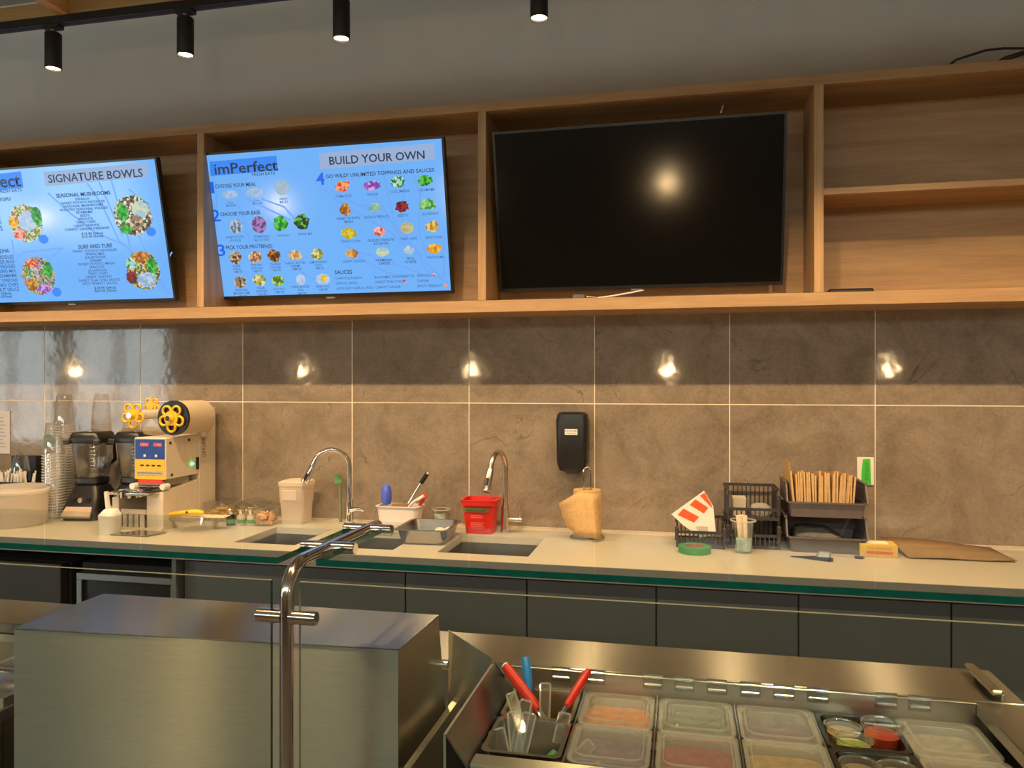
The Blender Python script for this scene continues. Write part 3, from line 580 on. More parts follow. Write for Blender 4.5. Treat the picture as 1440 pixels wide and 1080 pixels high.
bm=B(); loft(bm,[[(-.017,y,.008),(.022,y,.004),(.020,y,.06),(.018,y,.113),(-.010,y,.112),(-.016,y,.06)] for y in (-.0085,-.0062)]); obj('tape',bm,BRGREEN,ol)
wtext('DO NOT',ol,0,.075,0,.014,-.0092,M('green_marker',(.02,.16,.03),.6),rot=Matrix.Translation((.010,0,.022))@Matrix.Rotation(R(-88),4,'Y'))
nt_=thing('wall_notice','white printed paper notice taped to the tiles, at the left edge','notice',(-3.69,D-.006,1.216))
obj('sheet',box(B(),-.10,.075,-.002,.001,0,.235),M('notice_paper',(.62,.60,.62),.7,0,.03),nt_)
bm=B()
for i in range(9): box(bm,-.08,.05-.01*(i%3),-.0026,-.0019,.035+i*.02,.039+i*.02)
obj('printed_lines',bm,M('grey_print',(.30,.29,.32),.7),nt_)

# paper towel stand
tw=thing('paper_towel_holder','steel paper towel stand with a loop top','holder',(-.405,3.365,CT))
obj('base',lathe(B(),[(0,0),(.078,0),(.078,.006),(.07,.010),(0,.010)],28),STEELP,tw)
bm=B(); tube(bm,[(-.016,0,.008),(-.016,0,.29)]+[(.016*math.cos(R(180-a)),0,.29+.022*math.sin(R(180-a))) for a in range(20,180,20)]+[(.016,0,.29),(.016,0,.008)],.0035,8); obj('loop',bm,CHROME,tw)
ro=thing('paper_towel_roll','brown paper towel roll with a torn loose sheet, on the loop stand','paper towel',(-.405,3.365,CT+.0102))
obj('roll',lathe(B(),[(.022,0),(.060,0),(.061,.003),(.061,.200),(.060,.203),(.022,.203),(.022,0)],30),KRAFT,ro)
bm=B(); a=[(-.115,-.045,.145),(-.03,-.058,.200),(.03,-.063,.192),(.056,-.04,.19)]; b=[(-.085,-.055,.045),(-.03,-.074,.012),(.05,-.079,.002),(.070,-.052,.001)]
rows=[]
for k in range(7):
    f=k/6; rows.append([tuple(Vector(p)*(1-f)+Vector(q)*f+Vector((0,-.008*math.sin(f*PI),0))) for p,q in zip(a,b)])
for r_ in rows: r_[0]=(r_[0][0]+random.uniform(-.005,.005),)+r_[0][1:]
for k in range(6):
    for i in range(3): flat(bm,[rows[k][i],rows[k][i+1],rows[k+1][i+1],rows[k+1][i]])
bmesh.ops.remove_doubles(bm,verts=bm.verts,dist=1e-5); fl=obj('loose_sheet',bm,KRAFT,ro); md=fl.modifiers.new('thickness','SOLIDIFY'); md.thickness=.001

# ================================================================ containers on the counter
def shell(w,d,h,taper,r,t=.002,lip=.006,z0=0):
    bm=B(); W,Dp=w*taper,d*taper
    rs=[rrect(0,0,W,Dp,r,z0),rrect(0,0,w,d,r,z0+h)]
    if lip: rs+=[rrect(0,0,w+lip*2,d+lip*2,r,z0+h),rrect(0,0,w+lip*2,d+lip*2,r,z0+h+.003)]
    rs+=[rrect(0,0,w-2*t,d-2*t,r,z0+h+(.003 if lip else 0)),rrect(0,0,W-2*t,Dp-2*t,r,z0+t)]
    return loft(bm,rs,True,True)
# pitcher
pt=thing('storage_pitcher','tall milky white plastic container with lid beside the chrome faucet','container',(-1.835,3.44,CT))
obj('body',loft(B(),[rrect(0,0,.112,.105,.012,0),rrect(0,0,.122,.112,.014,.10),rrect(0,0,.128,.116,.014,.104),rrect(0,0,.134,.12,.015,.185)],True,True),MILKT,pt)
obj('lid',loft(B(),[rrect(0,0,.140,.126,.016,.183),rrect(0,0,.142,.128,.016,.20),rrect(.004,0,.120,.11,.016,.208),rrect(.01,0,.10,.09,.016,.210)]),MILKT,pt)
bm=B(); box(bm,-.045,.03,-.063,-.058,.115,.165,.002); obj('label_panel',bm,MILKT,pt)
# green dish brush
br=thing('dish_brush','green dish brush standing upright behind the chrome faucet','brush',(-1.632,3.50,CT))
obj('handle',tube(B(),[(0,0,0),(0,0,.05),(-.003,0,.14),(-.006,0,.19)],[.009,.010,.009,.006],12,sx=1.1,sy=.7),M('sage_plastic',(.20,.27,.14),.5),br)
bm=B()
for k in range(14):
    a=2*PI*k/14; tube(bm,[(-.012,0,.205),(-.012+.026*math.cos(a),-.008,.208+.026*math.sin(a))],[.005,.0025],6)
obj('bristles',bm,M('green_bristles',(.12,.33,.14),.7,0,.3),br)
# white bin with tools
bn=thing('plastic_bin','white plastic tool bin beside the small clear cup','bin',(-1.300,3.44,CT))
obj('body',shell(.205,.11,.10,.88,.025,.003,.006),M('bin_white',(.72,.67,.66),.45,0,.03),bn)
b1=tag(obj('bottle_brush',tube(B(),[(0,0,0),(-.008,0,.085),(-.012,0,.10)],.004,8),WHITEP,loc=(-1.358,3.44,CT+.006)),'blue bottle brush standing in the white bin','brush')
bm=B(); lathe(bm,[(0,.095),(.020,.10),(.024,.125),(.024,.16),(.018,.185),(.006,.193),(0,.194)],14); 
for v in bm.verts: v.co.x+=random.uniform(-.003,.003)-.012; v.co.y+=random.uniform(-.003,.003)
obj('bristles',bm,BRUSHBLUE,b1)
b2=tag(obj('scrub_brush',tube(B(),[(0,0,0),(.055,0,.09),(.085,0,.135)],[.006,.006,.007],10),NICKEL,loc=(-1.285,3.455,CT+.075)),'black-gripped steel-handled brush leaning in the white bin','brush')
obj('grip',tube(B(),[(.083,0,.132),(.113,0,.178)],.011,12),BLACK,b2); obj('end_cap',tube(B(),[(.113,0,.178),(.118,0,.186)],[.011,.008],12),CHROME,b2)
b3=tag(obj('dish_wand',tube(B(),[(0,0,0),(.05,0,.06),(.065,0,.072),(.11,0,.098)],[.006,.006,.007,.008],10),WHITEP,loc=(-1.285,3.415,CT+.055)),'white-handled dish wand leaning in the white bin','brush')
obj('head',box(B(),-.03,.02,-.015,.015,-.012,.02,.003),BLACK,b3)
b4=tag(obj('cleaning_brush',tube(B(),[(0,0,0),(.03,0,.045)],.005,8),ORANGE,loc=(-1.228,3.44,CT+.065)),'small red brush poking over the right end of the white bin','brush')
bm=B()
for k in range(7): tube(bm,[(.026,(k-3)*.003,.04),(.05+.006*(k%3),(k-3)*.005,.088+.008*(k%2))],[.007,.003],6)
obj('bristles',bm,M('red_bristles',(.70,.06,.03),.6,0,.2),b4)
tag(obj('wooden_block',box(B(),-.04,.04,-.03,.03,-.012,.012,.003),M('brown_block',(.22,.12,.055),.6),loc=(-1.30,3.43,CT+.090),rot=(R(18),R(-4),R(8))),'brown scouring pad lying across the white bin','sponge')
# deli cups
def deli(name,label,loc,r=.043,h=.082,sticker=True):
    t=thing(name,label,'cup',loc)
    obj('body',lathe(B(),[(r*.72,0),(r*.72,.001),(r*.98,h-.004),(r*1.04,h-.003),(r*1.04,h),(r*.96,h),(r*.70,.003),(0,.003)],24),CLEAR,t)
    obj('rim',lathe(B(),[(r*.98,h-.004),(r*1.05,h-.004),(r*1.05,h+.001),(r*.98,h+.001),(r*.98,h-.004)],24),MILKY,t)
    if sticker:
        bm=B(); pts=[]
        a0,a1=-135,-45
        for i in range(9):
            pass
        rows=[[( (r*.73+r*.25*z/h+.0006)*math.cos(R(a0+(a1-a0)*i/8)),(r*.73+r*.25*z/h+.0006)*math.sin(R(a0+(a1-a0)*i/8)),z) for i in range(9)] for z in (.010,.03,.05,.064)]
        loft(bm,rows,False,False,False); obj('sticker',bm,M('teal_sticker',(.36,.48,.46),.5,0,.5,28),t)
    return t
deli('plastic_cup','small clear cup with a round printed sticker between bin and bucket',(-1.118,3.50,CT))
# red bucket
rb=thing('sanitizer_bucket','small square red plastic bucket with a green label strip','bucket',(-.895,3.40,CT))
obj('body',shell(.155,.13,.15,.80,.022,.003,.007),RED,rb)
obj('rim_band',loft(B(),[rrect(0,0,.160,.135,.024,.128),rrect(0,0,.163,.138,.024,.150),rrect(0,0,.158,.133,.024,.150)],False,False),RED,rb)
bm=B(); flat(bm,[(-.060,-.0645,.100),(.052,-.0645,.100),(.054,-.0660,.118),(-.062,-.0660,.118)]); obj('label_strip',bm,M('olive_label',(.10,.17,.06),.6),rb)
for v in rb.children[-1].data.vertices: v.co.y-=.0015
wtext('SANI BUCKET',rb,-.052,.044,.1035,.011,-.0675,INKK)
for i,(a,b,z) in enumerate(((-.03,.02,.082),(-.03,.025,.074),(-.03,.03,.05),(-.03,.022,.042),(-.03,.03,.034),(-.03,.022,.026))): wtext('SANITIZING SOLUTION' if i<2 else 'DO NOT USE FOR FOOD',rb,a,b,z,.004,-.0650+(.082-z)*.075-.001,M('pale_print',(.8,.5,.45),.6))
# steel pan with sponges
pn=thing('steel_pan','shallow dark steel pan holding pale pieces, straddling the middle sink edge','pan',(-1.075,3.19,CT+.001),R(3))
obj('body',shell(.215,.26,.06,.86,.03,.002,.010),M('worn_pan_steel',(.36,.34,.31),.25,1,.1),pn)
eg=None
for x,y,s in ((-.055,-.03,1),(.03,.06,1),(.065,.075,1.05),(.055,.035,.95)):
    lab='pale rounded food piece lying in the shallow steel pan'
    if eg is None:
        bm=B(); bmesh.ops.create_icosphere(bm,subdivisions=2,radius=.02); 
        for v in bm.verts: v.co.x*=1.25
        eg=tag(obj('food_piece',bm,M('egg_white',(.75,.66,.52),.5)),lab,'food','pale pieces in the steel pan'); eg.location=(-1.075+x,3.19+y,CT+.0235)
    else: e=cp(eg,None,(-1.075+x,3.19+y,CT+.0235),(0,0,x*20))
pn2=thing('clear_tray','clear flat plastic tray behind the steel pan, bridging the sink','tray',(-1.30,3.315,CT+.0005))
obj('body',shell(.24,.12,.03,.92,.015,.002,.006),CLEAR,pn2)

# ---- right-hand group: baskets and bins
def slot_basket(name,label,loc,w,d,h,low,mat,slots=True):
    """open stacking basket, low cut front, slotted walls"""
    t=thing(name,label,'basket',loc); g=.004
    obj('floor_plate',box(B(),-w/2,w/2,-d/2,d/2,0,.004),mat,t)
    bm=B()
    def wall(x0,x1,y0,y1,hh,nx):
        ax='x' if x1-x0>y1-y0 else 'y'; L=(x1-x0) if ax=='x' else (y1-y0)
        box(bm,x0,x1,y0,y1,.004,.012); box(bm,x0,x1,y0,y1,hh-.012,hh)
        for i in range(nx+1):
            c=(x0 if ax=='x' else y0)+(L-.005)*i/nx
            if ax=='x': box(bm,c,c+.005,y0,y1,.012,hh-.012)
            else: box(bm,x0,x1,c,c+.005,.012,hh-.012)
    wall(-w/2,w/2,d/2-g,d/2,h,11); obj('back_wall',bm,mat,t); bm=B()
    wall(-w/2,w/2,-d/2,-d/2+g,low,11); obj('front_wall',bm,mat,t)
    for s in (-1,1):
        bm=B(); x=s*(w/2-g/2); prism(bm,[(-d/2,0),(d/2,0),(d/2,h),(-d/2+.05,h),(-d/2,h-.012),(-d/2,low),],x-g/2,x+g/2) if not slots else prism(bm,[(-d/2+.005,.0),(d/2,.0),(d/2,h),(-d/2+.045,h),(-d/2+.005,low)],x-g/2,x+g/2)
        box(bm,x-.008,x+.008,-d/2+.035,d/2,h-.006,h); obj('side_wall',bm,mat,t)
        obj('corner_post',box(B(),x-.008,x+.008,-d/2-.004,-d/2+.012,low*.4,h-.02,.002),mat,t)
    return t
slot_basket('stacking_basket','short charcoal slotted basket holding the folded leaflet',(.075,3.355,CT),.195,.20,.105,.07,CHARC)
slot_basket('stacking_basket','lower charcoal slotted basket of the stacked pair behind the cup of sticks',(.285,3.40,CT),.205,.22,.115,.06,CHARC)
slot_basket('stacking_basket','upper charcoal slotted basket of the stacked pair',(.285,3.41,CT+.1155),.205,.22,.125,.05,CHARC)
# contents of upper slotted basket
tag(obj('lid_stack',loft(B(),[rrect(0,0,.05,.08,.004,0),rrect(0,0,.055,.08,.004,.075)]),MILKT,loc=(.237,3.41,CT+.120)),'milky block of plastic lids in the upper slotted basket','lids')
bm=B(); bmesh.ops.create_icosphere(bm,subdivisions=3,radius=.045)
for v in bm.verts: v.co.z*=.6; v.co+=Vector((random.uniform(-1,1),random.uniform(-1,1),random.uniform(-1,1)))*.004
tag(obj('plastic_bag',bm,MILKY,loc=(.325,3.40,CT+.145)),'crumpled clear plastic bag in the upper slotted basket','bag')
# leaflet
lf=thing('leaflet','folded white leaflet with orange panels propped in the short basket','leaflet',(.075,3.27,CT+.02))
def lp(x,y,k=0): p=oY(x,y,3.262+k); return p-Vector((.075,3.27,CT+.02))
bm=B(); loft(bm,[[lp(944,723),lp(990,690),lp(1003,712),lp(1007,752),lp(985,756),lp(960,738)],[lp(944,723,.003),lp(990,690,.003),lp(1003,712,.003),lp(1007,752,.003),lp(985,756,.003),lp(960,738,.003)]]); obj('sheet',bm,PAPER,lf)
for q in (((953,724),(961,715),(983,727),(976,735)),((970,710),(978,702),(996,714),(990,722)),((984,697),(991,693),(1000,708),(1002,715))):
    obj('orange_panel',flat(B(),[lp(x,y,-.001) for x,y in q]),ORANGE,lf)
bm=B()
for i in range(6): a=lp(978+i*1.5,741+i*2.0,-.001); box(bm,a.x,a.x+.05-.004*i,a.y-.0003,a.y,a.z,a.z+.002)
obj('small_print',bm,M('tan_print',(.45,.36,.28),.7),lf)
# green tape roll
tp=thing('tape_roll','roll of green tape lying in front of the short basket','tape',(.050,3.175,CT))
obj('tape_ring',lathe(B(),[(.038,0),(.064,0),(.064,.026),(.038,.026),(.038,0)],30),GREENT,tp); obj('core',lathe(B(),[(.037,.001),(.0385,.001),(.0385,.027),(.035,.027),(.035,.001),(.037,.001)],30),M('card_core',(.30,.12,.08),.7),tp)
# cup with sticks
sc=deli('stick_cup','clear cup of wooden stirring sticks in front of the stacked baskets',(.240,3.215,CT),.048,.13)
st=None
for k in range(11):
    a=random.uniform(0,6.28); r=random.uniform(.004,.022); rot=(random.uniform(-.13,.1),random.uniform(-.12,.12),random.uniform(-.5,.5)); loc=(.240+r*math.cos(a),3.215+r*math.sin(a),CT+.006)
    if st is None: st=tag(obj('stirring_stick',box(B(),-.005,.005,-.001,.001,0,.142,.0008),M('pale_birch',(.75,.64,.48),.6),loc=loc,rot=rot),'pale wooden stirring stick in the clear cup','stick','sticks in the clear cup')
    else: cp(st,None,loc,rot)
# two grey open-front bins
def hopper(label,loc):
    t=thing('stacking_bin',label,'bin',loc,0,'stacked grey open-front bins'); w,d,h=.30,.22,.135
    obj('tray',loft(B(),[rrect(0,0,w-.03,d-.03,.01,0),rrect(0,0,w-.012,d-.012,.012,.055),rrect(0,0,w+.004,d+.004,.012,.056),rrect(0,0,w+.004,d+.004,.012,.062),rrect(0,0,w-.016,d-.016,.012,.062),rrect(0,0,w-.034,d-.034,.01,.003)],True,True),GREYP,t)
    for s in (-1,1):
        x=s*w/2; obj('side_wall',prism(B(),[(-d/2+.0,.062),(d/2,.062),(d/2,h),(-d/2+.05,h),(-d/2+.035,h-.006)],x-.004,x+.002),GREYP,t)
        obj('side_rim',box(B(),x-.008,x+.006,-d/2+.045,d/2,h-.004,h+.004,.002),GREYP,t)
        obj('foot',box(B(),x-.03*s-.008,x-.03*s+.008,-d/2+.03,d/2-.03,-.0008,.003),GREYP,t)
    obj('back_wall',box(B(),-w/2,w/2,d/2-.004,d/2+.001,.062,h),GREYP,t)
    return t
hopper('lower grey open-front bin of the stacked pair, holding dark gloves',(.565,3.365,CT+.001))
hopper('upper grey open-front bin of the stacked pair, full of brown paper',(.565,3.365,CT+.001+.1405))
# brown napkins standing in the upper bin
np0=None; n=30
for k in range(n):
    x=.448+.212*k/(n-1); hh=random.uniform(.93,1.05)
    if np0 is None:
        bm=B(); prism(bm,[(-.088,0),(.05,0),(.05,.158),(-.082,.172)],-.0034,.0034); np0=tag(obj('folded_napkin',bm,KRAFT),'folded brown paper napkin standing on edge in the upper grey bin','napkin','brown napkins in the upper grey bin'); o=np0
    else: o=cp(np0)
    o.location=(x,3.365,CT+.1455); o.rotation_euler=(random.uniform(-.03,.03),random.uniform(-.05,.05)-.06+.12*k/n,random.uniform(-.04,.04)); o.scale=(1,1,hh)
tag(obj('paper_sheet',box(B(),-.001,.001,-.06,.06,0,.215),KRAFT,loc=(.437,3.34,CT+.147),rot=(0,R(-5),R(5))),'single brown sheet sticking up at the left of the napkins','paper')
bm=B(); loft(bm,[rrect(0,0,.20,.15,.03,0),rrect(-.01,0,.19,.14,.04,.05),rrect(-.03,.01,.12,.10,.04,.082),rrect(-.03,.01,.03,.03,.01,.088)])
for v in bm.verts: v.co+=Vector((random.uniform(-1,1),random.uniform(-1,1),random.uniform(-1,1)))*.003
tag(obj('glove_pile',bm,M('dark_gloves',(.075,.085,.08),.6,0,.3,40),loc=(.55,3.36,CT+.008)),'dark crumpled gloves in the lower grey bin','gloves')
# yellow carton, pen, black tool, brown sheet
yb=thing('foil_carton','small yellow carton with red print at the right of the grey bins','box',(.752,3.285,CT),R(-3))
obj('body',box(B(),-.068,.068,-.05,.05,0,.048,.001),M('yellow_card',(.62,.42,.07),.55,0,.05),yb)
obj('window_print',box(B(),-.05,.04,-.03,.03,.0482,.0488),PAPER,yb)
wtext('TOOTHPICKS',yb,-.045,.045,.030,.008,-.0505,M('brown_print',(.25,.12,.03),.6)); obj('red_band',box(B(),-.045,.05,-.0508,-.0500,.012,.023),M('red_print',(.6,.10,.04),.6),yb)
gl=thing('black_peeler','black folded tool with a silver clip lying on the counter','tool',(.495,3.145,CT),R(-14))
obj('body',loft(B(),[[(-.085,.004,.001),(.06,-.022,.001),(.072,-.012,.001),(.03,.018,.001)],[(-.085,.004,.004),(.06,-.02,.016),(.07,-.012,.014),(.03,.018,.012)]]),BLACK,gl)
obj('clip',loft(B(),[rrect(.035,.012,.055,.03,.01,.012),rrect(.04,.012,.045,.022,.01,.03)]),M('silver_plastic',(.45,.45,.45),.3,.5),gl)
pe=tag(obj('pen',tube(B(),[(-.06,0,.005),(.03,0,.005)],.0045,10),CLEAR,loc=(.625,3.205,CT),rot=(0,0,R(-17))),'clear pen with a dark end lying beside the yellow carton','pen')
obj('tip',tube(B(),[(.03,0,.005),(.055,0,.0055),(.065,0,.006)],[.006,.006,.002],10),M('navy',(.02,.02,.06),.4),pe)
bs=B(); q=[oZ(1246,765,CT+.002),oZ(1268,783,CT+.002),oZ(1427,791,CT+.002),oZ(1400,773,CT+.002)]; q=[Vector((.815,3.50,CT+.03)),Vector((.855,3.235,CT+.003)),Vector((1.235,3.245,CT+.003)),Vector((1.235,3.505,CT+.003))]
rows=[]
for i in range(9):
    f=i/8; a=q[0].lerp(q[3],f); b=q[1].lerp(q[2],f); rows.append([a+Vector((0,0,.012*math.sin(f*PI)*(1-f))),(a+b)/2+Vector((0,0,.016*(1-f))),b+Vector((0,0,.004*math.sin(f*PI*1.5)**2))])
loft(bs,rows,False,False,False); o=tag(obj('kraft_sheet',bs,M('brown_card',(.30,.19,.10),.7,0,.1)),'flat brown paper bag lying at the right end of the counter','paper bag'); md=o.modifiers.new('thickness','SOLIDIFY'); md.thickness=.002; md.offset=1

# ================================================================ left-hand group
tub=thing('straw_tub','round milky plastic tub at the left edge of the counter','tub',(-3.13,3.10,CT))
obj('body',lathe(B(),[(0,0),(.125,0),(.132,.01),(.138,.155),(.0,.156)],36),MILKT,tub); obj('lid',lathe(B(),[(.14,.150),(.143,.156),(.143,.166),(.13,.172),(.125,.185),(0,.187)],36),MILKY,tub)
tub2=thing('straw_holder','low black holder behind the milky tub, full of wrapped straws','holder',(-3.37,3.325,CT)); obj('body',shell(.26,.07,.17,.96,.01,.003,.004),BLACK,tub2)
s0=None
for k in range(44):
    loc=(-3.475+.205*((k*7%44)/43),3.325+random.uniform(-.02,.02),CT+.006); rot=(random.uniform(-.12,.10),random.uniform(-.3,.3),0)
    if s0 is None: s0=tag(obj('wrapped_straw',cyl(B(),(0,0,0),(0,0,.225),.0042,n=8),PAPER,loc=loc,rot=rot),'white paper-wrapped straw in the holder behind the milky tub','straw','wrapped straws at the left')
    else: s=cp(s0,None,loc,rot); s.scale=(1,1,random.uniform(.93,1.03))
# lid organizer
og=thing('lid_organizer','black upright lid organizer behind the stacked cups','organizer',(-3.34,3.49,CT))
for x0,x1 in ((-.185,-.130),(-.105,-.025),(.095,.165)): obj('upright',box(B(),x0,x1,-.03,.03,.004,.29,.003),BLACK,og)
obj('base',box(B(),-.22,.17,-.04,.04,0,.012,.002),BLACK,og)
dl=thing('dome_lid','clear dome lid resting against the black organizer','lid',(-3.405,3.405,CT+.215)); 
bm=B(); lathe(bm,[(.04,0),(.045,.0),(.042,.02),(.036,.06),(.026,.088),(.01,.10),(0,.101)],22); obj('dome',bm,CLEARH,dl)
tag(obj('lid_block',box(B(),-.02,.02,-.03,.03,0,.2145,.004),BLACK,loc=(-3.405,3.405,CT)),'black lid box under the clear dome lid','box')
# cups
CUPH,CUPR,STEP=.150,.050,.0138
def cup_stack(cx,cy,n,lab,glab,sticker):
    z=CT; r0=None
    for k in range(n-1):
        if r0 is None:
            bm=B(); lathe(bm,[(CUPR+.003,0),(CUPR+.003,.004),(CUPR,.004),(CUPR-.0012,.0136),(CUPR-.0027,.0136),(CUPR-.001,.004),(CUPR,0),(CUPR+.003,0)],22)
            r0=tag(obj('plastic_cup',bm,[CLEARH,MILKY],loc=(cx,cy,z)),glab,'cup',lab)
            for p_ in r0.data.polygons:
                if p_.center.z<.0055: p_.material_index=1
        else: cp(r0,None,(cx+random.uniform(-.0012,.0012),cy,z))
        z+=STEP
    t=thing('plastic_cup','topmost clear cup of '+lab,'cup',(cx,cy,z),0,lab)
    obj('body',lathe(B(),[(CUPR+.003,0),(CUPR+.003,.004),(CUPR,.004),(CUPR*.70,CUPH-.003),(CUPR*.66,CUPH),(CUPR*.58,CUPH),(CUPR*.55,CUPH-.008),(0,CUPH-.008)],24),CLEARH,t)
    for kz in (.115,.125,.135): obj('ridge',lathe(B(),[(CUPR*(1-.3*kz/CUPH)+.0005,kz),(CUPR*(1-.3*kz/CUPH)+.002,kz+.0015),(CUPR*(1-.3*kz/CUPH)+.0002,kz+.003)],24),CLEARH,t)
    if sticker:
        bm=B(); c=[]
        for i in range(20):
            a=2*PI*i/20; zz=.058+.036*math.sin(a); s_=.036*math.cos(a); rr=CUPR*(1-.3*zz/CUPH)+.0012; th=R(-82)+s_/rr; c.append((rr*math.cos(th),rr*math.sin(th),zz))
        flat(bm,c); obj('sticker',bm,M('green_sticker',(.16,.22,.17),.5,0,.4,30),t)
cup_stack(-3.075,3.27,25,'the near stack of upturned clear cups','clear upturned cup nested in the near stack beside the blenders',True)
cup_stack(-3.145,3.415,35,'the far taller stack of upturned clear cups','clear upturned cup nested in the far taller stack',False)
# blenders
def blender_machine(label,loc,rz):
    t=thing('blender',label,'blender',loc,rz,'countertop blenders')
    obj('base',loft(B(),[rrect(0,.02,.20,.23,.02,0),rrect(0,.02,.20,.23,.02,.06),rrect(0,.035,.18,.19,.03,.12),rrect(0,.035,.15,.155,.04,.165)]),BLACK,t)
    obj('splash_guard',prism(B(),[(-.02,.10),(.14,.10),(.14,.24),(.09,.235)],-.104,-.10),BLACK,t)
    obj('control_panel',loft(B(),[[(-.085,-.128,.025),(.085,-.128,.025),(.072,-.075,.085),(-.072,-.075,.085)],[(-.085,-.122,.015),(.085,-.122,.015),(.072,-.06,.08),(-.072,-.06,.08)]]),M('taupe_panel',(.42,.32,.25),.35),t)
    for x in (-.045,0,.045): obj('knob',cyl(B(),(x,-.083,.098),(x,-.055,.098),.013,n=14),CHROME if x==0 else BLACK,t)
    obj('collar',loft(B(),[rrect(0,.035,.13,.13,.03,.165),rrect(0,.035,.145,.145,.03,.178),rrect(0,.035,.14,.14,.03,.20)]),BLACK,t)
    j=obj('jar',loft(B(),[rrect(0,.035,.135,.135,.03,.20),rrect(0,.035,.15,.15,.03,.235),rrect(0,.035,.178,.178,.035,.385),rrect(0,.035,.172,.172,.033,.385),rrect(0,.035,.144,.144,.028,.238),rrect(0,.035,.12,.12,.028,.206)],True,True),JARC,t)
    obj('handle',tube(B(),[(.02,.13,.37),(.04,.175,.36),(.045,.18,.28),(.02,.125,.245)],.012,10),BLACK,j)
    bm=B()
    for k in range(7): box(bm,.045,.07 if k%2 else .075,-.0485-.004*k/7-.006,-.0475-.004*k/7-.006,.25+k*.018,.2515+k*.018)
    obj('scale_marks',bm,M('pale_marks',(.6,.58,.55),.6),j)
    obj('blade',box(B(),-.03,.03,.03,.04,.215,.219,.001),CHROME,j); obj('tamper',cyl(B(),(-.005,.03,.28),(-.005,.03,.39),.011,n=12),CLEARH,j)
    obj('lid',loft(B(),[rrect(0,.035,.190,.190,.03,.378),rrect(0,.035,.195,.195,.03,.398),rrect(0,.035,.17,.17,.03,.428),rrect(0,.035,.16,.16,.03,.432)]),BLACK,t)
    for sx in (-1,1): obj('lid_tab',box(B(),sx*.09-.02,sx*.09+.02,-.075,-.055,.372,.40,.006),CHARC,t)
    obj('lid_plug',lathe(B(),[(.0,.444),(.020,.444),(.026,.440),(.028,.430)],16,0,.035),CLEARH,t)
    return t
blender_machine('black countertop blender nearest the stacked cups',(-2.925,3.335,CT),R(8)).scale=(.88,.88,1)
blender_machine('black countertop blender partly behind the cup sealing machine',(-2.722,3.40,CT),R(-4)).scale=(.88,.88,1)
# cup sealing machine
SXR=-2.33
se=thing('cup_sealer','cream cup sealing machine with blue and yellow control panel and yellow flower knobs','sealing machine',(SXR,3.13,CT))
obj('column',box(B(),-.155,0,.25,.39,0,.555,.004),CREAM,se)
obj('base_body',loft(B(),[[(-.27,-.03,0),(0,-.03,0),(0,.25,0),(-.27,.25,0)],[(-.27,-.03,.012),(0,-.03,.012),(0,.25,.012),(-.27,.25,.012)]]),CREAM,se)
obj('base_cheek',prism(B(),[(-.02,.012),(.25,.012),(.25,.205),(-.02,.175)],-.085,0),CREAM,se); obj('base_cheek',prism(B(),[(-.02,.012),(.25,.012),(.25,.16),(-.02,.145)],-.27,-.235),CREAM,se)
for k in range(4): obj('front_slat',box(B(),-.205+k*.030,-.185+k*.030,-.03,-.02,.012,.075,.001),CREAM,se)
obj('cross_bar',box(B(),-.215,-.085,-.032,-.018,.072,.095,.002),CREAM,se)
obj('head_box',box(B(),-.168,0,0,.25,.232,.425,.003),CREAM,se); hb=se.children[-1]
obj('control_panel',box(B(),-.162,-.006,-.002,.0,.325,.418),M('panel_blue',(.015,.06,.33),.35,0,.25),se,label='blue display half of the control panel'); obj('control_panel',box(B(),-.162,-.006,-.002,.0,.232,.325),M('panel_yellow',(.80,.50,.03),.4,0,.05),se,label='yellow lower half of the control panel')
obj('red_sticker',box(B(),-.145,-.018,-.002,.003,.210,.232),M('panel_red',(.6,.05,.02),.4),se)
obj('display',box(B(),-.135,-.09,-.003,-.002,.385,.402),M('led_red',(.3,.02,.02),.4,emit=(.8,.12,.1),es=.35),se); obj('display',box(B(),-.065,-.02,-.003,-.002,.385,.402),M('led_red',(.3,.02,.02)),se)
wtext('1888',se,-.132,-.093,.388,.011,-.0035,M('led_pale',(.8,.4,.4),.5)); wtext('-188',se,-.062,-.023,.388,.011,-.0035,M('led_pale',(.8,.4,.4),.5))
for x in (-.11,-.05): obj('button',box(B(),x-.006,x+.006,-.005,-.002,.335,.347,.001),WHITEP,se)
for x in (-.125,-.095,-.065,-.035): obj('button',box(B(),x-.009,x+.009,-.003,-.002,.293,.300),INKK,se)
obj('print_plate',box(B(),-.152,-.015,-.003,-.002,.250,.272),M('plate_grey',(.5,.46,.38),.5),se)
wtext('AUTOMATIC SEALING MACHINE',se,-.148,-.02,.257,.008,-.0035,INKK)
for y,z in ((.03,.40),(.17,.405),(.04,.25)): obj('screw',cyl(B(),(0,y,z),(.003,y,z),.007,n=10),INKK,se)
obj('switch',box(B(),0,.004,.225,.245,.255,.315,.001),BLACK,se); obj('green_light',lathe(B(),[(0,.012),(.006,.01),(.008,0)],12),M('green_led',(.05,.6,.1),.4,emit=(.05,1,.18),es=6),se,loc=(0,.19,.287),rot=(0,R(90),0))
ln=wtext('Q&A LINE',se,0,.10,0,.032,0,M('brown_line',(.22,.15,.08),.6),rot=Matrix.Translation((.0008,.30,.31))@Matrix.Rotation(R(90),4,'Z')@Matrix.Rotation(R(-90),4,'Y'))
obj('sealing_plate',box(B(),-.15,-.02,.01,.2,.195,.228,.003),STEELP,se)
obj('slide_rail',box(B(),-.26,-.02,-.09,.24,.168,.178,.002),STEELP,se); obj('cup_tray',lathe(B(),[(.045,.0),(.062,0),(.062,.028),(.058,.03),(.045,.028),(.045,0)],26),CHROME,se,loc=(-.16,-.03,.155))
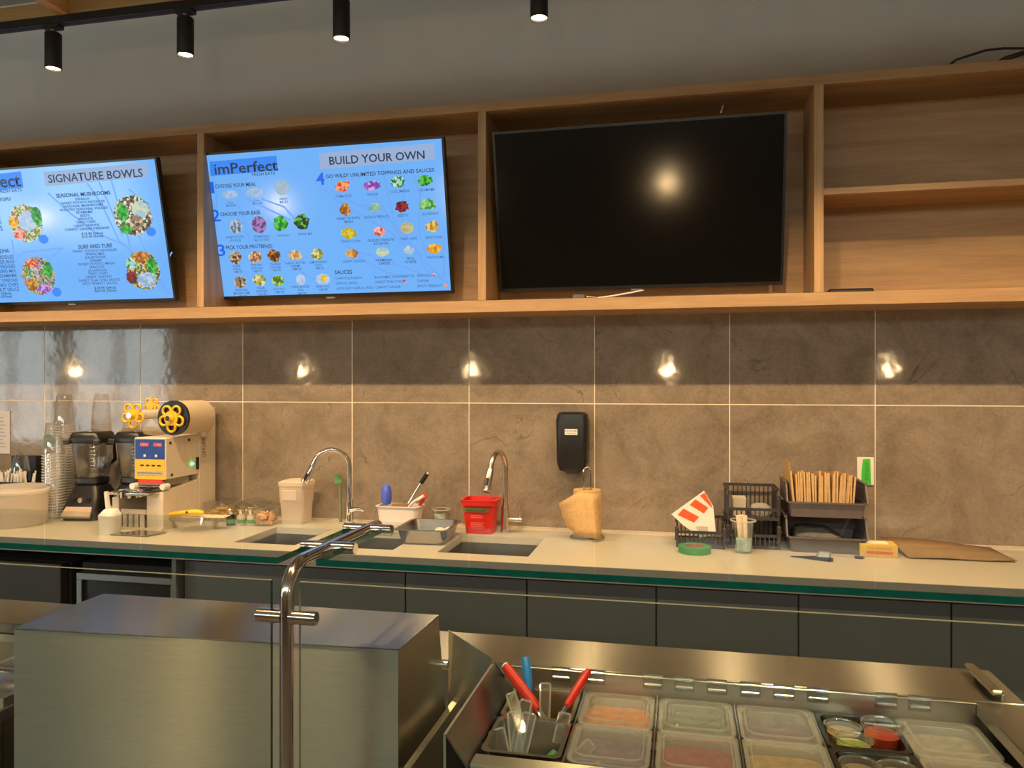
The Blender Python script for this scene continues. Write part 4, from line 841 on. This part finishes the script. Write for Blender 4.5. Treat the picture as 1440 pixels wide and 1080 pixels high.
for x in (-.165,-.005): obj('guide_roller',cyl(B(),(x,-.02,.20),(x,.02,.20),.014,n=16),WHITEP,se)
obj('guide_rod',cyl(B(),(-.165,0,.20),(-.005,0,.20),.004,n=8),CHROME,se)
def flower(bm,c,r,t):
    c=Vector(c); n=60; pts=[]
    for k in range(5):
        a=PI/2+2*PI*k/5+PI/5; o=c+Vector((math.cos(a)*r*.68,0,math.sin(a)*r*.68))
        tube(bm,[o+Vector((math.cos(2*PI*i/16)*r*.34,0,math.sin(2*PI*i/16)*r*.34)) for i in range(17)],t,6,False)
    cyl(bm,c+Vector((0,-t,0)),c+Vector((0,t,0)),r*.56,n=20); cyl(bm,c+Vector((0,-t*1.8,0)),c+Vector((0,-t,0)),r*.30,n=16); return bm
# big roll
rc=oY(242,588,3.17)-Vector((SXR,3.13,CT)); 
rl=obj('film_roll',cyl(B(),(rc.x,.06,rc.z),(rc.x,.26,rc.z),.080,n=36),M('film_cream',(.68,.56,.40),.4,0,.04),se); obj('roll_disc',cyl(B(),(rc.x,.045,rc.z),(rc.x,.0595,rc.z),.082,n=36),BLACK,rl)
kb=obj('flower_knob',flower(B(),(rc.x,.036,rc.z),.062,.006),YELLOW,se); obj('axle_nut',cyl(B(),(rc.x,.005,rc.z),(rc.x,.032,rc.z),.012,n=12),CHROME,kb)
for (a,b) in ((-.05,.09),(.06,.20)): pass
k2=oY(187,584,3.19)-Vector((SXR,3.13,CT)); kb=obj('flower_knob',flower(B(),(k2.x,.06,k2.z),.058,.006),YELLOW,se); obj('axle_nut',cyl(B(),(k2.x,.03,k2.z),(k2.x,.056,k2.z),.012,n=12),CHROME,kb)
obj('take_up_spindle',cyl(B(),(k2.x,.066,k2.z),(k2.x,.30,k2.z),.022,n=16),WHITEP,se); k3=oY(212,572,3.42)-Vector((SXR,3.13,CT)); obj('flower_knob',flower(B(),(k3.x,.30,k3.z),.045,.006),YELLOW,se)
bm=B(); rows=[[(k2.x+.02,y,k2.z-.02),(k2.x+.05,y,k2.z-.09),(k2.x+.10,y,.43)] for y in (.07,.25)]; loft(bm,rows,False,False,False); obj('film_web',bm,CLEARH,se)
obj('roll_arm',prism(B(),[(rc.x-.03,rc.z-.1),(rc.x+.03,rc.z-.1),(rc.x+.012,rc.z+.012),(rc.x-.012,rc.z+.012)],.262,.272,'y'),CREAM,se); obj('spindle_arm',tube(B(),[(k2.x,.28,k2.z),(-.14,.27,.40)],.010,8),CREAM,se)
# scoop
so=thing('scoop','white plastic scoop standing by the sealing machine','scoop',(-2.520,3.0,CT))
obj('bowl',loft(B(),[rrect(0,0,.075,.07,.02,0),rrect(0,0,.088,.085,.03,.085),rrect(0,.006,.06,.06,.028,.108),rrect(-.002,.01,.02,.02,.009,.112)]),WHITEP,so)
obj('handle',tube(B(),[(-.008,0,.100),(-.022,.006,.165),(-.026,.008,.188)],[.014,.013,.011],10,sx=1,sy=.6),WHITEP,so)
# bowl with yellow tool
bo=thing('clear_bowl','wide clear plastic bowl in front of the sealing machine','bowl',(-2.205,3.185,CT))
obj('body',lathe(B(),[(0,0),(.075,0),(.115,.05),(.122,.052),(.122,.055),(.112,.053),(.073,.003),(0,.003)],32),CLEAR,bo)
tag(obj('paper_sleeve',box(B(),-.10,.10,-.035,.035,-.002,.002,.001),M('cream_card',(.66,.55,.38),.7),loc=(-2.165,3.20,CT+.058),rot=(0,0,R(6))),'cream card lying across the clear bowl','card')
ya=tag(obj('yellow_handled_knife',tube(B(),[(-.10,0,.0),(-.05,0,.006),(.02,0,.010),(.05,0,.011),(.085,0,.008),(.098,0,.004)],[.006,.012,.014,.016,.015,.008],12,sx=1,sy=.8),YELLOW,loc=(-2.26,3.165,CT+.068),rot=(0,R(-3),R(4))),'yellow handled tool lying across the clear bowl','tool')
obj('black_mark',cyl(B(),(.022,-.0125,.012),(.022,-.0155,.012),.006,n=8),INKK,ya)
tag(obj('ladle_tray',loft(B(),[[(-.12,-.05,.0),(.06,-.05,0),(.09,.04,0),(-.05,.05,0)],[(-.13,-.055,.006),(.065,-.055,.006),(.095,.045,.006),(-.055,.055,.006)]]),STEELP,loc=(-2.37,3.02,CT)),'flat steel lid lying in front of the sealing machine','lid')
# jars
def jar(label,loc,body):
    t=thing('spice_jar',label,'jar',loc,0,'small jars beside the noodle tubs')
    obj('body',lathe(B(),[(0,0),(.019,0),(.020,.003),(.020,.045),(.015,.055),(.015,.058)],20),body,t); obj('label_band',lathe(B(),[(.0203,.012),(.0203,.030)],20),M('jar_green',(.10,.30,.08),.5),t)
    obj('cap',lathe(B(),[(.018,.055),(.0185,.058),(.0185,.078),(.016,.081),(0,.081)],20),NICKEL,t); return t
jar('small dark-bodied jar, leftmost of three with silver caps',(-2.105,3.30,CT),BLACK); jar('small pale jar, middle of three with silver caps',(-2.055,3.31,CT),MILKT); jar('small pale jar, rightmost of three with silver caps',(-2.005,3.315,CT),MILKT)
# clear food tubs with noodles and chips
def heap(n,w,d,h,r,L,mat,name,parent):
    bm=B()
    for k in range(n):
        x,y=random.uniform(-w,w),random.uniform(-d,d); z=.008+random.random()*h*(1-(x/w)**2*.6); a=random.uniform(0,6.28); b=random.uniform(-.6,.6); c=random.uniform(-.6,.6)
        p=[Vector((x+L*f*math.cos(a),y+L*f*math.sin(a),z+L*b*f*f+.0)) + Vector((-math.sin(a),math.cos(a),0))*L*c*f*f for f in (-.5,-.2,.1,.5)]
        tube(bm,p,r,5)
    o=obj(name,bm,mat,parent); o['kind']='stuff'; return o
def tubf(label,loc,w,d,h,mat,n,r,L):
    t=thing('food_tub',label,'food container',loc); obj('tub',shell(w,d,h,.82,.03,.0015,.004),CLEAR,t)
    obj('lid',loft(B(),[rrect(0,0,w+.008,d+.008,.03,h+.004),rrect(0,0,w-.01,d-.01,.03,h+.008),rrect(0,0,w-.06,d-.05,.03,h+.016)]),CLEAR,t)
    heap(n,w*.34,d*.30,h*.62,r,L,mat,'food',t)
tubf('clear tub of yellow fried noodles beside the sealing machine',(-2.225,3.43,CT),.16,.15,.085,M('fried_yellow',(.75,.45,.10),.6,0,.2),120,.003,.05)
tubf('clear tub of pale noodles behind the small jars',(-2.075,3.46,CT),.13,.13,.085,M('pale_noodle',(.72,.56,.28),.6,0,.2),110,.003,.05)
tubf('clear tub of orange crisps beside the white pitcher',(-1.955,3.36,CT),.105,.13,.075,M('orange_crisp',(.66,.36,.14),.6,0,.25),90,.006,.03)

# ================================================================ glass sneeze guard
PX,PY=-.700,1.275; GZ=1.268
gd=thing('sneeze_guard','glass sneeze guard with bent steel post carrying front panes and a glass shelf','sneeze guard',(0,0,0))
def pane(name,x0,x1,y0,y1,z0,z1,edges,parent):
    """edges: set of faces that show the green cut edge"""
    o=obj(name,box(B(),x0,x1,y0,y1,z0,z1),[GLASS,GREENEDGE,EDGE],parent,sharp=10)
    for p in o.data.polygons:
        n=p.normal
        for ax,s,mi in edges:
            if n[ax]*s>.9: p.material_index=mi
    return o
PL,PR=PX-.030,PX+.026
pane('glass_shelf',-2.5,PL-.012,1.318,1.682,GZ-.006,GZ+.006,[(1,-1,1),(0,1,1)],gd)
pane('glass_shelf',PR+.010,1.25,1.318,1.682,GZ-.006,GZ+.006,[(1,-1,1),(0,-1,1)],gd)
pane('front_glass',-2.5,PL,PY-.004,PY+.004,.7205,1.243,[(2,1,2),(0,1,1)],gd)
pane('front_glass',PR,1.25,PY-.004,PY+.004,.7205,1.243,[(2,1,2),(0,-1,2)],gd)
def post(x):
    rr=.06; pts=[Vector((x,PY,.722)),Vector((x,PY,1.10)),Vector((x,PY,GZ-rr))]+[Vector((x,PY+rr*(1-math.cos(R(a))),GZ-rr+rr*math.sin(R(a)))) for a in range(10,91,10)]+[Vector((x,1.70,GZ))]
    p=obj('post',tube(B(),pts,.0128,20),NICKEL,gd); obj('foot_flange',lathe(B(),[(0,.7205),(.035,.7205),(.035,.728),(.014,.732)],24,x,PY),NICKEL,p)
    for (y,z,dy) in ((PY,1.178,0),(1.445,GZ,0),(1.645,GZ,0)):
        for s in (-1,1):
            c=obj('clamp',cyl(B(),(x+s*.008,y,z),(x+s*.056,y,z),.0130,n=20),NICKEL,p)
            obj('clamp_cap',cyl(B(),(x+s*.0562,y,z),(x+s*.0585,y,z),.0115,n=20),CHROME,c)
for x in (PX,-2.35,1.1): post(x)
# service ledge under the guard
sl=thing('service_counter','customer-side service counter carrying the glass guard','counter',(0,0,0))
obj('top',box(B(),-2.6,1.4,1.05,1.415,.69,.72,.002),M('dark_stone',(.06,.06,.06),.3,0,.1),sl); obj('front',box(B(),-2.6,1.4,1.09,1.12,0,.69),OAKX,sl); obj('side',box(B(),-2.6,-2.57,1.12,1.41,0,.69),OAKX,sl); obj('side',box(B(),1.37,1.4,1.12,1.41,0,.69),OAKX,sl)

# ================================================================ prep table
TZ=.920; WZ=.868; WX0,WX1=-.42,.614; WY0,WY1=1.476,1.826; TX1=.715; TY1=2.03
pt=thing('prep_table','stainless refrigerated prep table with sunken rows of food pans','prep table',(0,0,0))
TX0=-.552
def table_shell(t,x0,x1,left_in,right_in,l0,l1,f0):
    obj('rear_ledge',box(B(),l0,l1,WY1,TY1,TZ-.03,TZ,.003),STEEL2,t)
    obj('front_rail',box(B(),f0,x1,1.43,WY0,WZ-.03,WZ,.003),STEEL,t)
    obj('cabinet',box(B(),x0+.01,x1-.01,1.45,TY1-.01,.1,.66),STEELD,t); obj('rear_skirt',box(B(),x0+.005,x1-.005,TY1-.02,TY1-.005,.66,TZ-.03),STEEL,t)
    obj('side_skirt',box(B(),x1-.02,x1-.005,1.45,TY1-.021,.66,TZ-.031),STEEL,t); obj('side_skirt',box(B(),x0+.005,x0+.02,1.45,TY1-.021,.66,WZ-.04),STEEL,t); obj('front_skirt',box(B(),x0+.005,x1-.005,1.432,1.447,.66,WZ-.031),STEEL,t)
    for x in (x0+.06,x1-.06):
        for y in (1.55,1.9): obj('leg',cyl(B(),(x,y,0),(x,y,.1),.025,n=16),STEELP,t)
    obj('well_back',box(B(),left_in,right_in,WY1-.004,WY1,WZ-.12,TZ-.0305),STEEL,t)
table_shell(pt,TX0,TX1,WX0,WX1,-1.0,TX1,-.401)
obj('right_rail',box(B(),WX1,TX1,WY0+.0005,WY1-.0005,TZ-.03,TZ,.003),STEEL2,pt)
obj('left_wall',box(B(),-.4525,-.4472,1.431,WY1-.008,.661,TZ-.0005),STEEL,pt)
bm=B(); loft(bm,[[(-.4465,y,TZ-.001),(-.4465,y,TZ-.006),(-.4045,y,WZ-.012),(-.4025,y,WZ-.006)] for y in (1.431,WY1-.007)]); obj('well_slope',bm,STEELD,pt)
obj('well_lip',box(B(),WX0,WX1-.001,WY1-.012,WY1-.0005,TZ-.0045,TZ-.0005,.001),STEELP,pt)
obj('well_face',box(B(),WX0,WX1-.001,WY1-.006,WY1-.0042,WZ-.01,TZ-.004),STEELM,pt)
lt=thing('prep_table','stainless prep table at the left edge, beyond the steel hood','prep table',(0,0,0))
table_shell(lt,-2.45,-1.492,-2.42,-1.497,-2.45,-1.001,-2.45)
# stamped louvres
for px in (789,838,918,962,1008,1055,1102,1150,1246,1293):
    y0=540+(945-540)*(px+4100)/(870+4100); c=oY(px,y0+9,WY1-.006)
    bm=B()
    for dz in (.009,-.008): box(bm,c.x-.021,c.x+.021,WY1-.0125,WY1-.0055,c.z+dz-.0035,c.z+dz+.0035,.0018)
    lv=obj('louvre',bm,STEELP,pt)
    obj('louvre_slot',box(B(),c.x-.023,c.x+.023,WY1-.0072,WY1-.0058,c.z-.0185,c.z+.0165),STEELD,lv)
# handle bar at the right corner
hd=obj('handle',box(B(),.648,.672,1.83,2.00,TZ+.012,TZ+.024,.004),STEELP,pt); obj('handle_bracket',box(B(),.668,.674,1.835,1.995,TZ-.01,TZ+.014,.001),STEELD,pt)
# hood
hy=lambda z:1.75+min(1.05-z,.21)*.33
hb=[( -1.470,1.452),(-.576,1.511)]
hood=thing('steel_hood','large brushed steel hood box covering the middle of the prep table','hood',(0,0,0))
bm=B(); zt=1.05; zb=.06
def hr(z): return [(-1.470,1.452,z),(-.576,1.511,z),(-.566,hy(z),z),(-1.480,hy(z)-.011,z)]
loft(bm,[hr(zb),hr(.75),hr(zt-.0035)],True,True); obj('body',bm,STEEL,hood,norm=True,sharp=10)
bm=B(); o_=.002; loft(bm,[[(-1.472,1.450,z),(-.574,1.509,z),(-.564,hy(1.05)+.002,z),(-1.482,hy(1.05)-.009,z)] for z in (zt-.0033,zt)]); obj('top_sheet',bm,STEEL2,hood,sharp=10)
bm=B(); prism(bm,[(-.563,.67),(-.453,.67),(-.453,.932),(-.563,.992)],1.8215,1.8245,'y'); obj('side_cheek',bm,STEEL2,hood)
obj('plinth',box(B(),-1.42,-.62,1.56,1.80,0,.0595),BLACK,hood); obj('hinge_pin',cyl(B(),(-.575,1.76,.93),(-.545,1.76,.93),.008,n=14),CHROME,hood)

# ---- food pans
cols=[-.398,-.2265,-.0555,.1165,.2845,.4505,.612]; PW,PD=.162,.167
rowY=[1.735,1.566]
LIDC=[(.55,.20,.04),(.12,.15,.11),(.15,.11,.17),None,(.28,.26,.22)],[(.16,.11,.17),(.28,.05,.06),(.40,.26,.09),None,(.38,.20,.08)]
LAB=[['orange shredded food','pale green slices','purple-grey slices',None,'pale cloudy food'],['grey-purple food','dark pink food','tan yellow food',None,'tan orange food']]
def lidded(label,loc,col):
    t=thing('food_pan',label,'food pan',loc,0,'lidded food pans in the prep table')
    obj('pan_body',loft(B(),[rrect(0,0,PW-.04,PD-.04,.02,-.10),rrect(0,0,PW-.018,PD-.018,.02,-.004),rrect(0,0,PW-.004,PD-.004,.015,-.002),rrect(0,0,PW-.004,PD-.004,.015,.0)],True,False),MILKY,t,norm=False)
    obj('contents',loft(B(),[rrect(0,0,PW-.043,PD-.043,.02,-.098),rrect(0,0,PW-.022,PD-.022,.02,-.024),rrect(.0,0,PW-.05,PD-.05,.02,-.016)]),M('food_%d'%int(1e4*sum(col)+col[0]*1e3),col,.6,0,.35,45,bump=.4),t)
    obj('lid',loft(B(),[rrect(0,0,PW,PD,.018,-.002),rrect(0,0,PW,PD,.018,.005),rrect(0,0,PW-.012,PD-.012,.018,.007),rrect(0,0,PW-.034,PD-.034,.02,.007),rrect(0,0,PW-.040,PD-.040,.02,.001),rrect(0,0,PW-.054,PD-.054,.022,.001),rrect(0,0,PW-.058,PD-.058,.022,.004)],False,True),[MILKL,MILKY],t,norm=False)
    for p_ in t.children[-1].data.polygons:
        if max(abs(p_.center.x)/PW,abs(p_.center.y)/PD)>.38: p_.material_index=1
    obj('lid_rim',tube(B(),[Vector(p) for p in rrect(0,0,PW-.030,PD-.030,.02,.0075)]+[Vector(rrect(0,0,PW-.030,PD-.030,.02,.0075)[0])],.0014,6,False),MILKL,t)
def openpan(name,label,loc,inner,clear=False):
    t=thing(name,label,'food pan',loc); rim=CLEARH if clear else STEELP
    obj('pan_body',loft(B(),[rrect(0,0,PW-.002,PD-.002,.014,-.001),rrect(0,0,PW,PD,.014,.002),rrect(0,0,PW-.018,PD-.018,.02,.002),rrect(0,0,PW-.022,PD-.022,.02,-.006),rrect(0,0,PW-.045,PD-.045,.022,-.12),rrect(0,0,PW-.07,PD-.07,.02,-.125)],False,True),rim if not inner else inner,t,norm=False)
    return t
for r in (0,1):
    for k in (1,2,3,5):
        lidded('frosted-lid food pan over %s, %s row'%(LAB[r][k-1],'back' if r==0 else 'front'),((cols[k]+cols[k+1])/2,rowY[r],WZ),LIDC[r][k-1])
openpan('utensil_pan','open steel pan behind the clear tongs, holding knife handles',((cols[0]+cols[1])/2,rowY[0],WZ),M('warm_steel',(.50,.40,.26),.25,1,.08))
openpan('utensil_pan','open pan full of clear plastic tongs and spoons',((cols[0]+cols[1])/2,rowY[1],WZ),None)
openpan('dressing_pan','open dark steel pan holding lidded dressing cups, back row',((cols[4]+cols[5])/2,rowY[0],WZ),M('dark_pan',(.20,.19,.17),.22,1,.1))
openpan('dressing_pan','open dark steel pan holding dressing cups, front row',((cols[4]+cols[5])/2,rowY[1],WZ),M('dark_pan',(.2,.19,.17)))
obj('pan_deck',box(B(),WX0,WX1,WY0,WY1-.0045,WZ-.13,WZ-.127),STEELD,pt)
for k in range(1,6): obj('divider_bar',box(B(),cols[k]-.0018,cols[k]+.0018,WY0+.001,WY1-.0062,WZ-.020,WZ-.0015),STEELP,pt)
obj('divider_bar',box(B(),WX0,WX1-.001,1.6492,1.6518,WZ-.022,WZ-.0022),STEELP,pt)
# dressing cups
def portion(label,loc,col,r=.036,h=.045,full=.8):
    t=thing('dressing_cup',label,'dressing cup',loc,0,'dressing cups in the steel pans')
    obj('cup',lathe(B(),[(0,0),(r*.8,0),(r,h),(r*1.06,h),(r*1.06,h+.003)],22),CLEAR,t)
    obj('dressing',lathe(B(),[(0,.002),(r*.76,.002),(r*(.8+.2*full)-.002,h*full),(0,h*full)],22),M('dressing_%d'%int(1e4*col[0]+1e3*col[1]),col,.3,0,.2,60),t)
    obj('lid',lathe(B(),[(r*1.08,h),(r*1.09,h+.005),(r*.95,h+.006),(r*.92,h+.003),(0,h+.003)],22),CLEARH,t)
px=(cols[4]+cols[5])/2; pz=WZ-.052
tag(obj('pan_insert',box(B(),-.05,.05,-.05,.05,-.002,.002,.001),STEELD,loc=(px,rowY[0],pz-.0025)),'perforated rack plate in the back dressing pan','rack')
tag(obj('pan_insert',box(B(),-.05,.05,-.05,.05,-.002,.002,.001),STEELD,loc=(px,rowY[1],pz-.0025)),'perforated rack plate in the front dressing pan','rack')
portion('clear dressing cup of chopped yellow topping in the back dressing pan',(px-.030,rowY[0]+.034,pz),(.50,.32,.08))
portion('clear dressing cup of bright green dressing',(px-.022,rowY[0]-.036,pz+.004),(.42,.50,.04))
portion('clear dressing cup of red sauce with seeds',(px+.042,rowY[0]+.005,pz+.006),(.45,.05,.015),.039,.062,.75)
portion('clear dressing cup in the front dressing pan, left',(px-.032,rowY[1]+.03,pz),(.40,.30,.18))
portion('clear dressing cup of shredded yellow cheese in the front dressing pan',(px+.036,rowY[1]+.028,pz),(.62,.48,.12))
# utensils
ux=(cols[0]+cols[1])/2
def pz3(x,y,Y): return oY(x,y,Y)
def handle(label,a,b,Y0,Y1,r,mat,extra=None,name='knife'):
    p=oY(*a,Y0); q=oY(*b,Y1); t=thing(name,label,'utensil',q,0); d=p-q
    obj('handle',tube(B(),[Vector((0,0,0)),d*.12,d*.5,d*.9,d],[r*.75,r*.9,r,r*.95,r*.8],12),mat,t)
    obj('blade',tube(B(),[Vector((0,0,0)),-d.normalized()*.055],[r*.35,r*.15],8,sx=1.6,sy=.4),CHROME,t)
    if extra: obj('end_cap',tube(B(),[d,d*1.03],[r*.8,r*.7],12),extra,t)
    return t
handle('thick red-handled spatula leaning left in the utensil pan',(711,937),(757,998),1.77,1.70,.013,RED,WHITEP,'spatula')
handle('blue-handled knife standing in the utensil pan',(739,925),(744,972),1.80,1.76,.011,BLUEP)
handle('thin red-handled knife leaning right in the utensil pan',(827,944),(797,993),1.78,1.68,.010,RED)
def tong(label,a,b,Y0,Y1,w):
    """clear plastic U-ended tong handle from tip a to lower end b"""
    p=oY(*a,Y0); q=oY(*b,Y1); d=p-q; side=Vector((1,.1,0)); side=(side-d.normalized()*side.dot(d.normalized())).normalized()*w/2; up=side.cross(d).normalized()*.0025
    t=thing('plastic_tongs',label,'tongs',q,0,'clear plastic tongs in the utensil pan')
    bm=B(); loft(bm,[[-side-up,side-up,side+up,-side+up],[d-side*1.15-up,d+side*1.15-up,d+side*1.15+up,d-side*1.15+up]]); obj('arm',bm,CLEARH,t)
    bm=B()
    tube(bm,[-side,d*.5-side*1.1,d*.97-side*1.15,d-side*.8,d+side*.8,d*.97+side*1.15,d*.5+side*1.1,side],.0022,8); obj('edge_bead',bm,BEAD,t)
for lab_,a,b,Y0,Y1,w_ in (('clear plastic tong handle far left, over the steel rail',(648,1014),(690,1078),1.60,1.56,.022),('clear plastic tong handle standing upright behind the red handle',(767,961),(766,1012),1.72,1.67,.020),('clear plastic tong handle beside the thick red handle, leaning left',(718,975),(735,1030),1.66,1.60,.018),
   ('tallest clear tong handle at the centre of the bunch',(740,985),(722,1075),1.62,1.55,.022),('clear plastic tong handle in front of the bunch',(722,1001),(728,1078),1.60,1.55,.022),('clear plastic tong handle right of the bunch',(745,1003),(728,1078),1.60,1.55,.024),
   ('short wide clear spoon handle left of the bunch',(698,1026),(708,1066),1.58,1.55,.028),('clear plastic tong handle laid toward the lids',(832,1045),(795,1080),1.57,1.53,.020),('clear spoon handle under the thin red knife',(795,1003),(785,1045),1.66,1.60,.022)):
    tong(lab_,a,b,Y0,Y1,w_)
gp=thing('green_handled_peeler','green and orange handle end at the bottom of the utensil pan','utensil',oY(770,1078,1.53))
d=oY(777,1064,1.54)-oY(770,1078,1.53); obj('grip',tube(B(),[Vector((0,0,-.03)),Vector((0,0,0)),d,d*1.6],[.010,.011,.011,.006],12),GREENT,gp); obj('orange_band',tube(B(),[Vector((-.014,0,-.03)),Vector((-.010,0,.008))],.007,10),ORANGE,gp)
# pans left of the hood
for i,(x,y) in enumerate(((-1.618,1.735),(-1.618,1.566))):
    t=thing('covered_steel_pan','steel pan with a hinged lid, left of the hood, %s row'%('back' if i==0 else 'front'),'food pan',(x,y,WZ))
    obj('pan_body',loft(B(),[rrect(0,0,.20,PD-.03,.02,-.10),rrect(0,0,.22,PD-.004,.02,-.002),rrect(0,0,.235,PD,.02,0)],True,False),STEELP,t)
    obj('lid',loft(B(),[rrect(0,0,.235,PD,.02,.001),rrect(0,0,.235,PD,.02,.006),rrect(0,0,.21,PD-.03,.03,.010),rrect(0,0,.19,PD-.05,.03,.004)],True,True),STEELP,t)
    obj('lid_handle',tube(B(),[(-.04,-.01,.005),(-.04,-.01,.03),(-.02,-.01,.038),(.05,-.01,.038),(.07,-.01,.03),(.07,-.01,.005)],.006,10),CHROME,t)
obj('pan_deck',box(B(),-2.42,-1.52,WY0,WY1-.005,WZ-.13,WZ-.127),STEELD,lt); obj('filler_plate',box(B(),-2.42,-1.738,WY0+.001,WY1-.0045,WZ-.004,WZ),STEEL,lt)
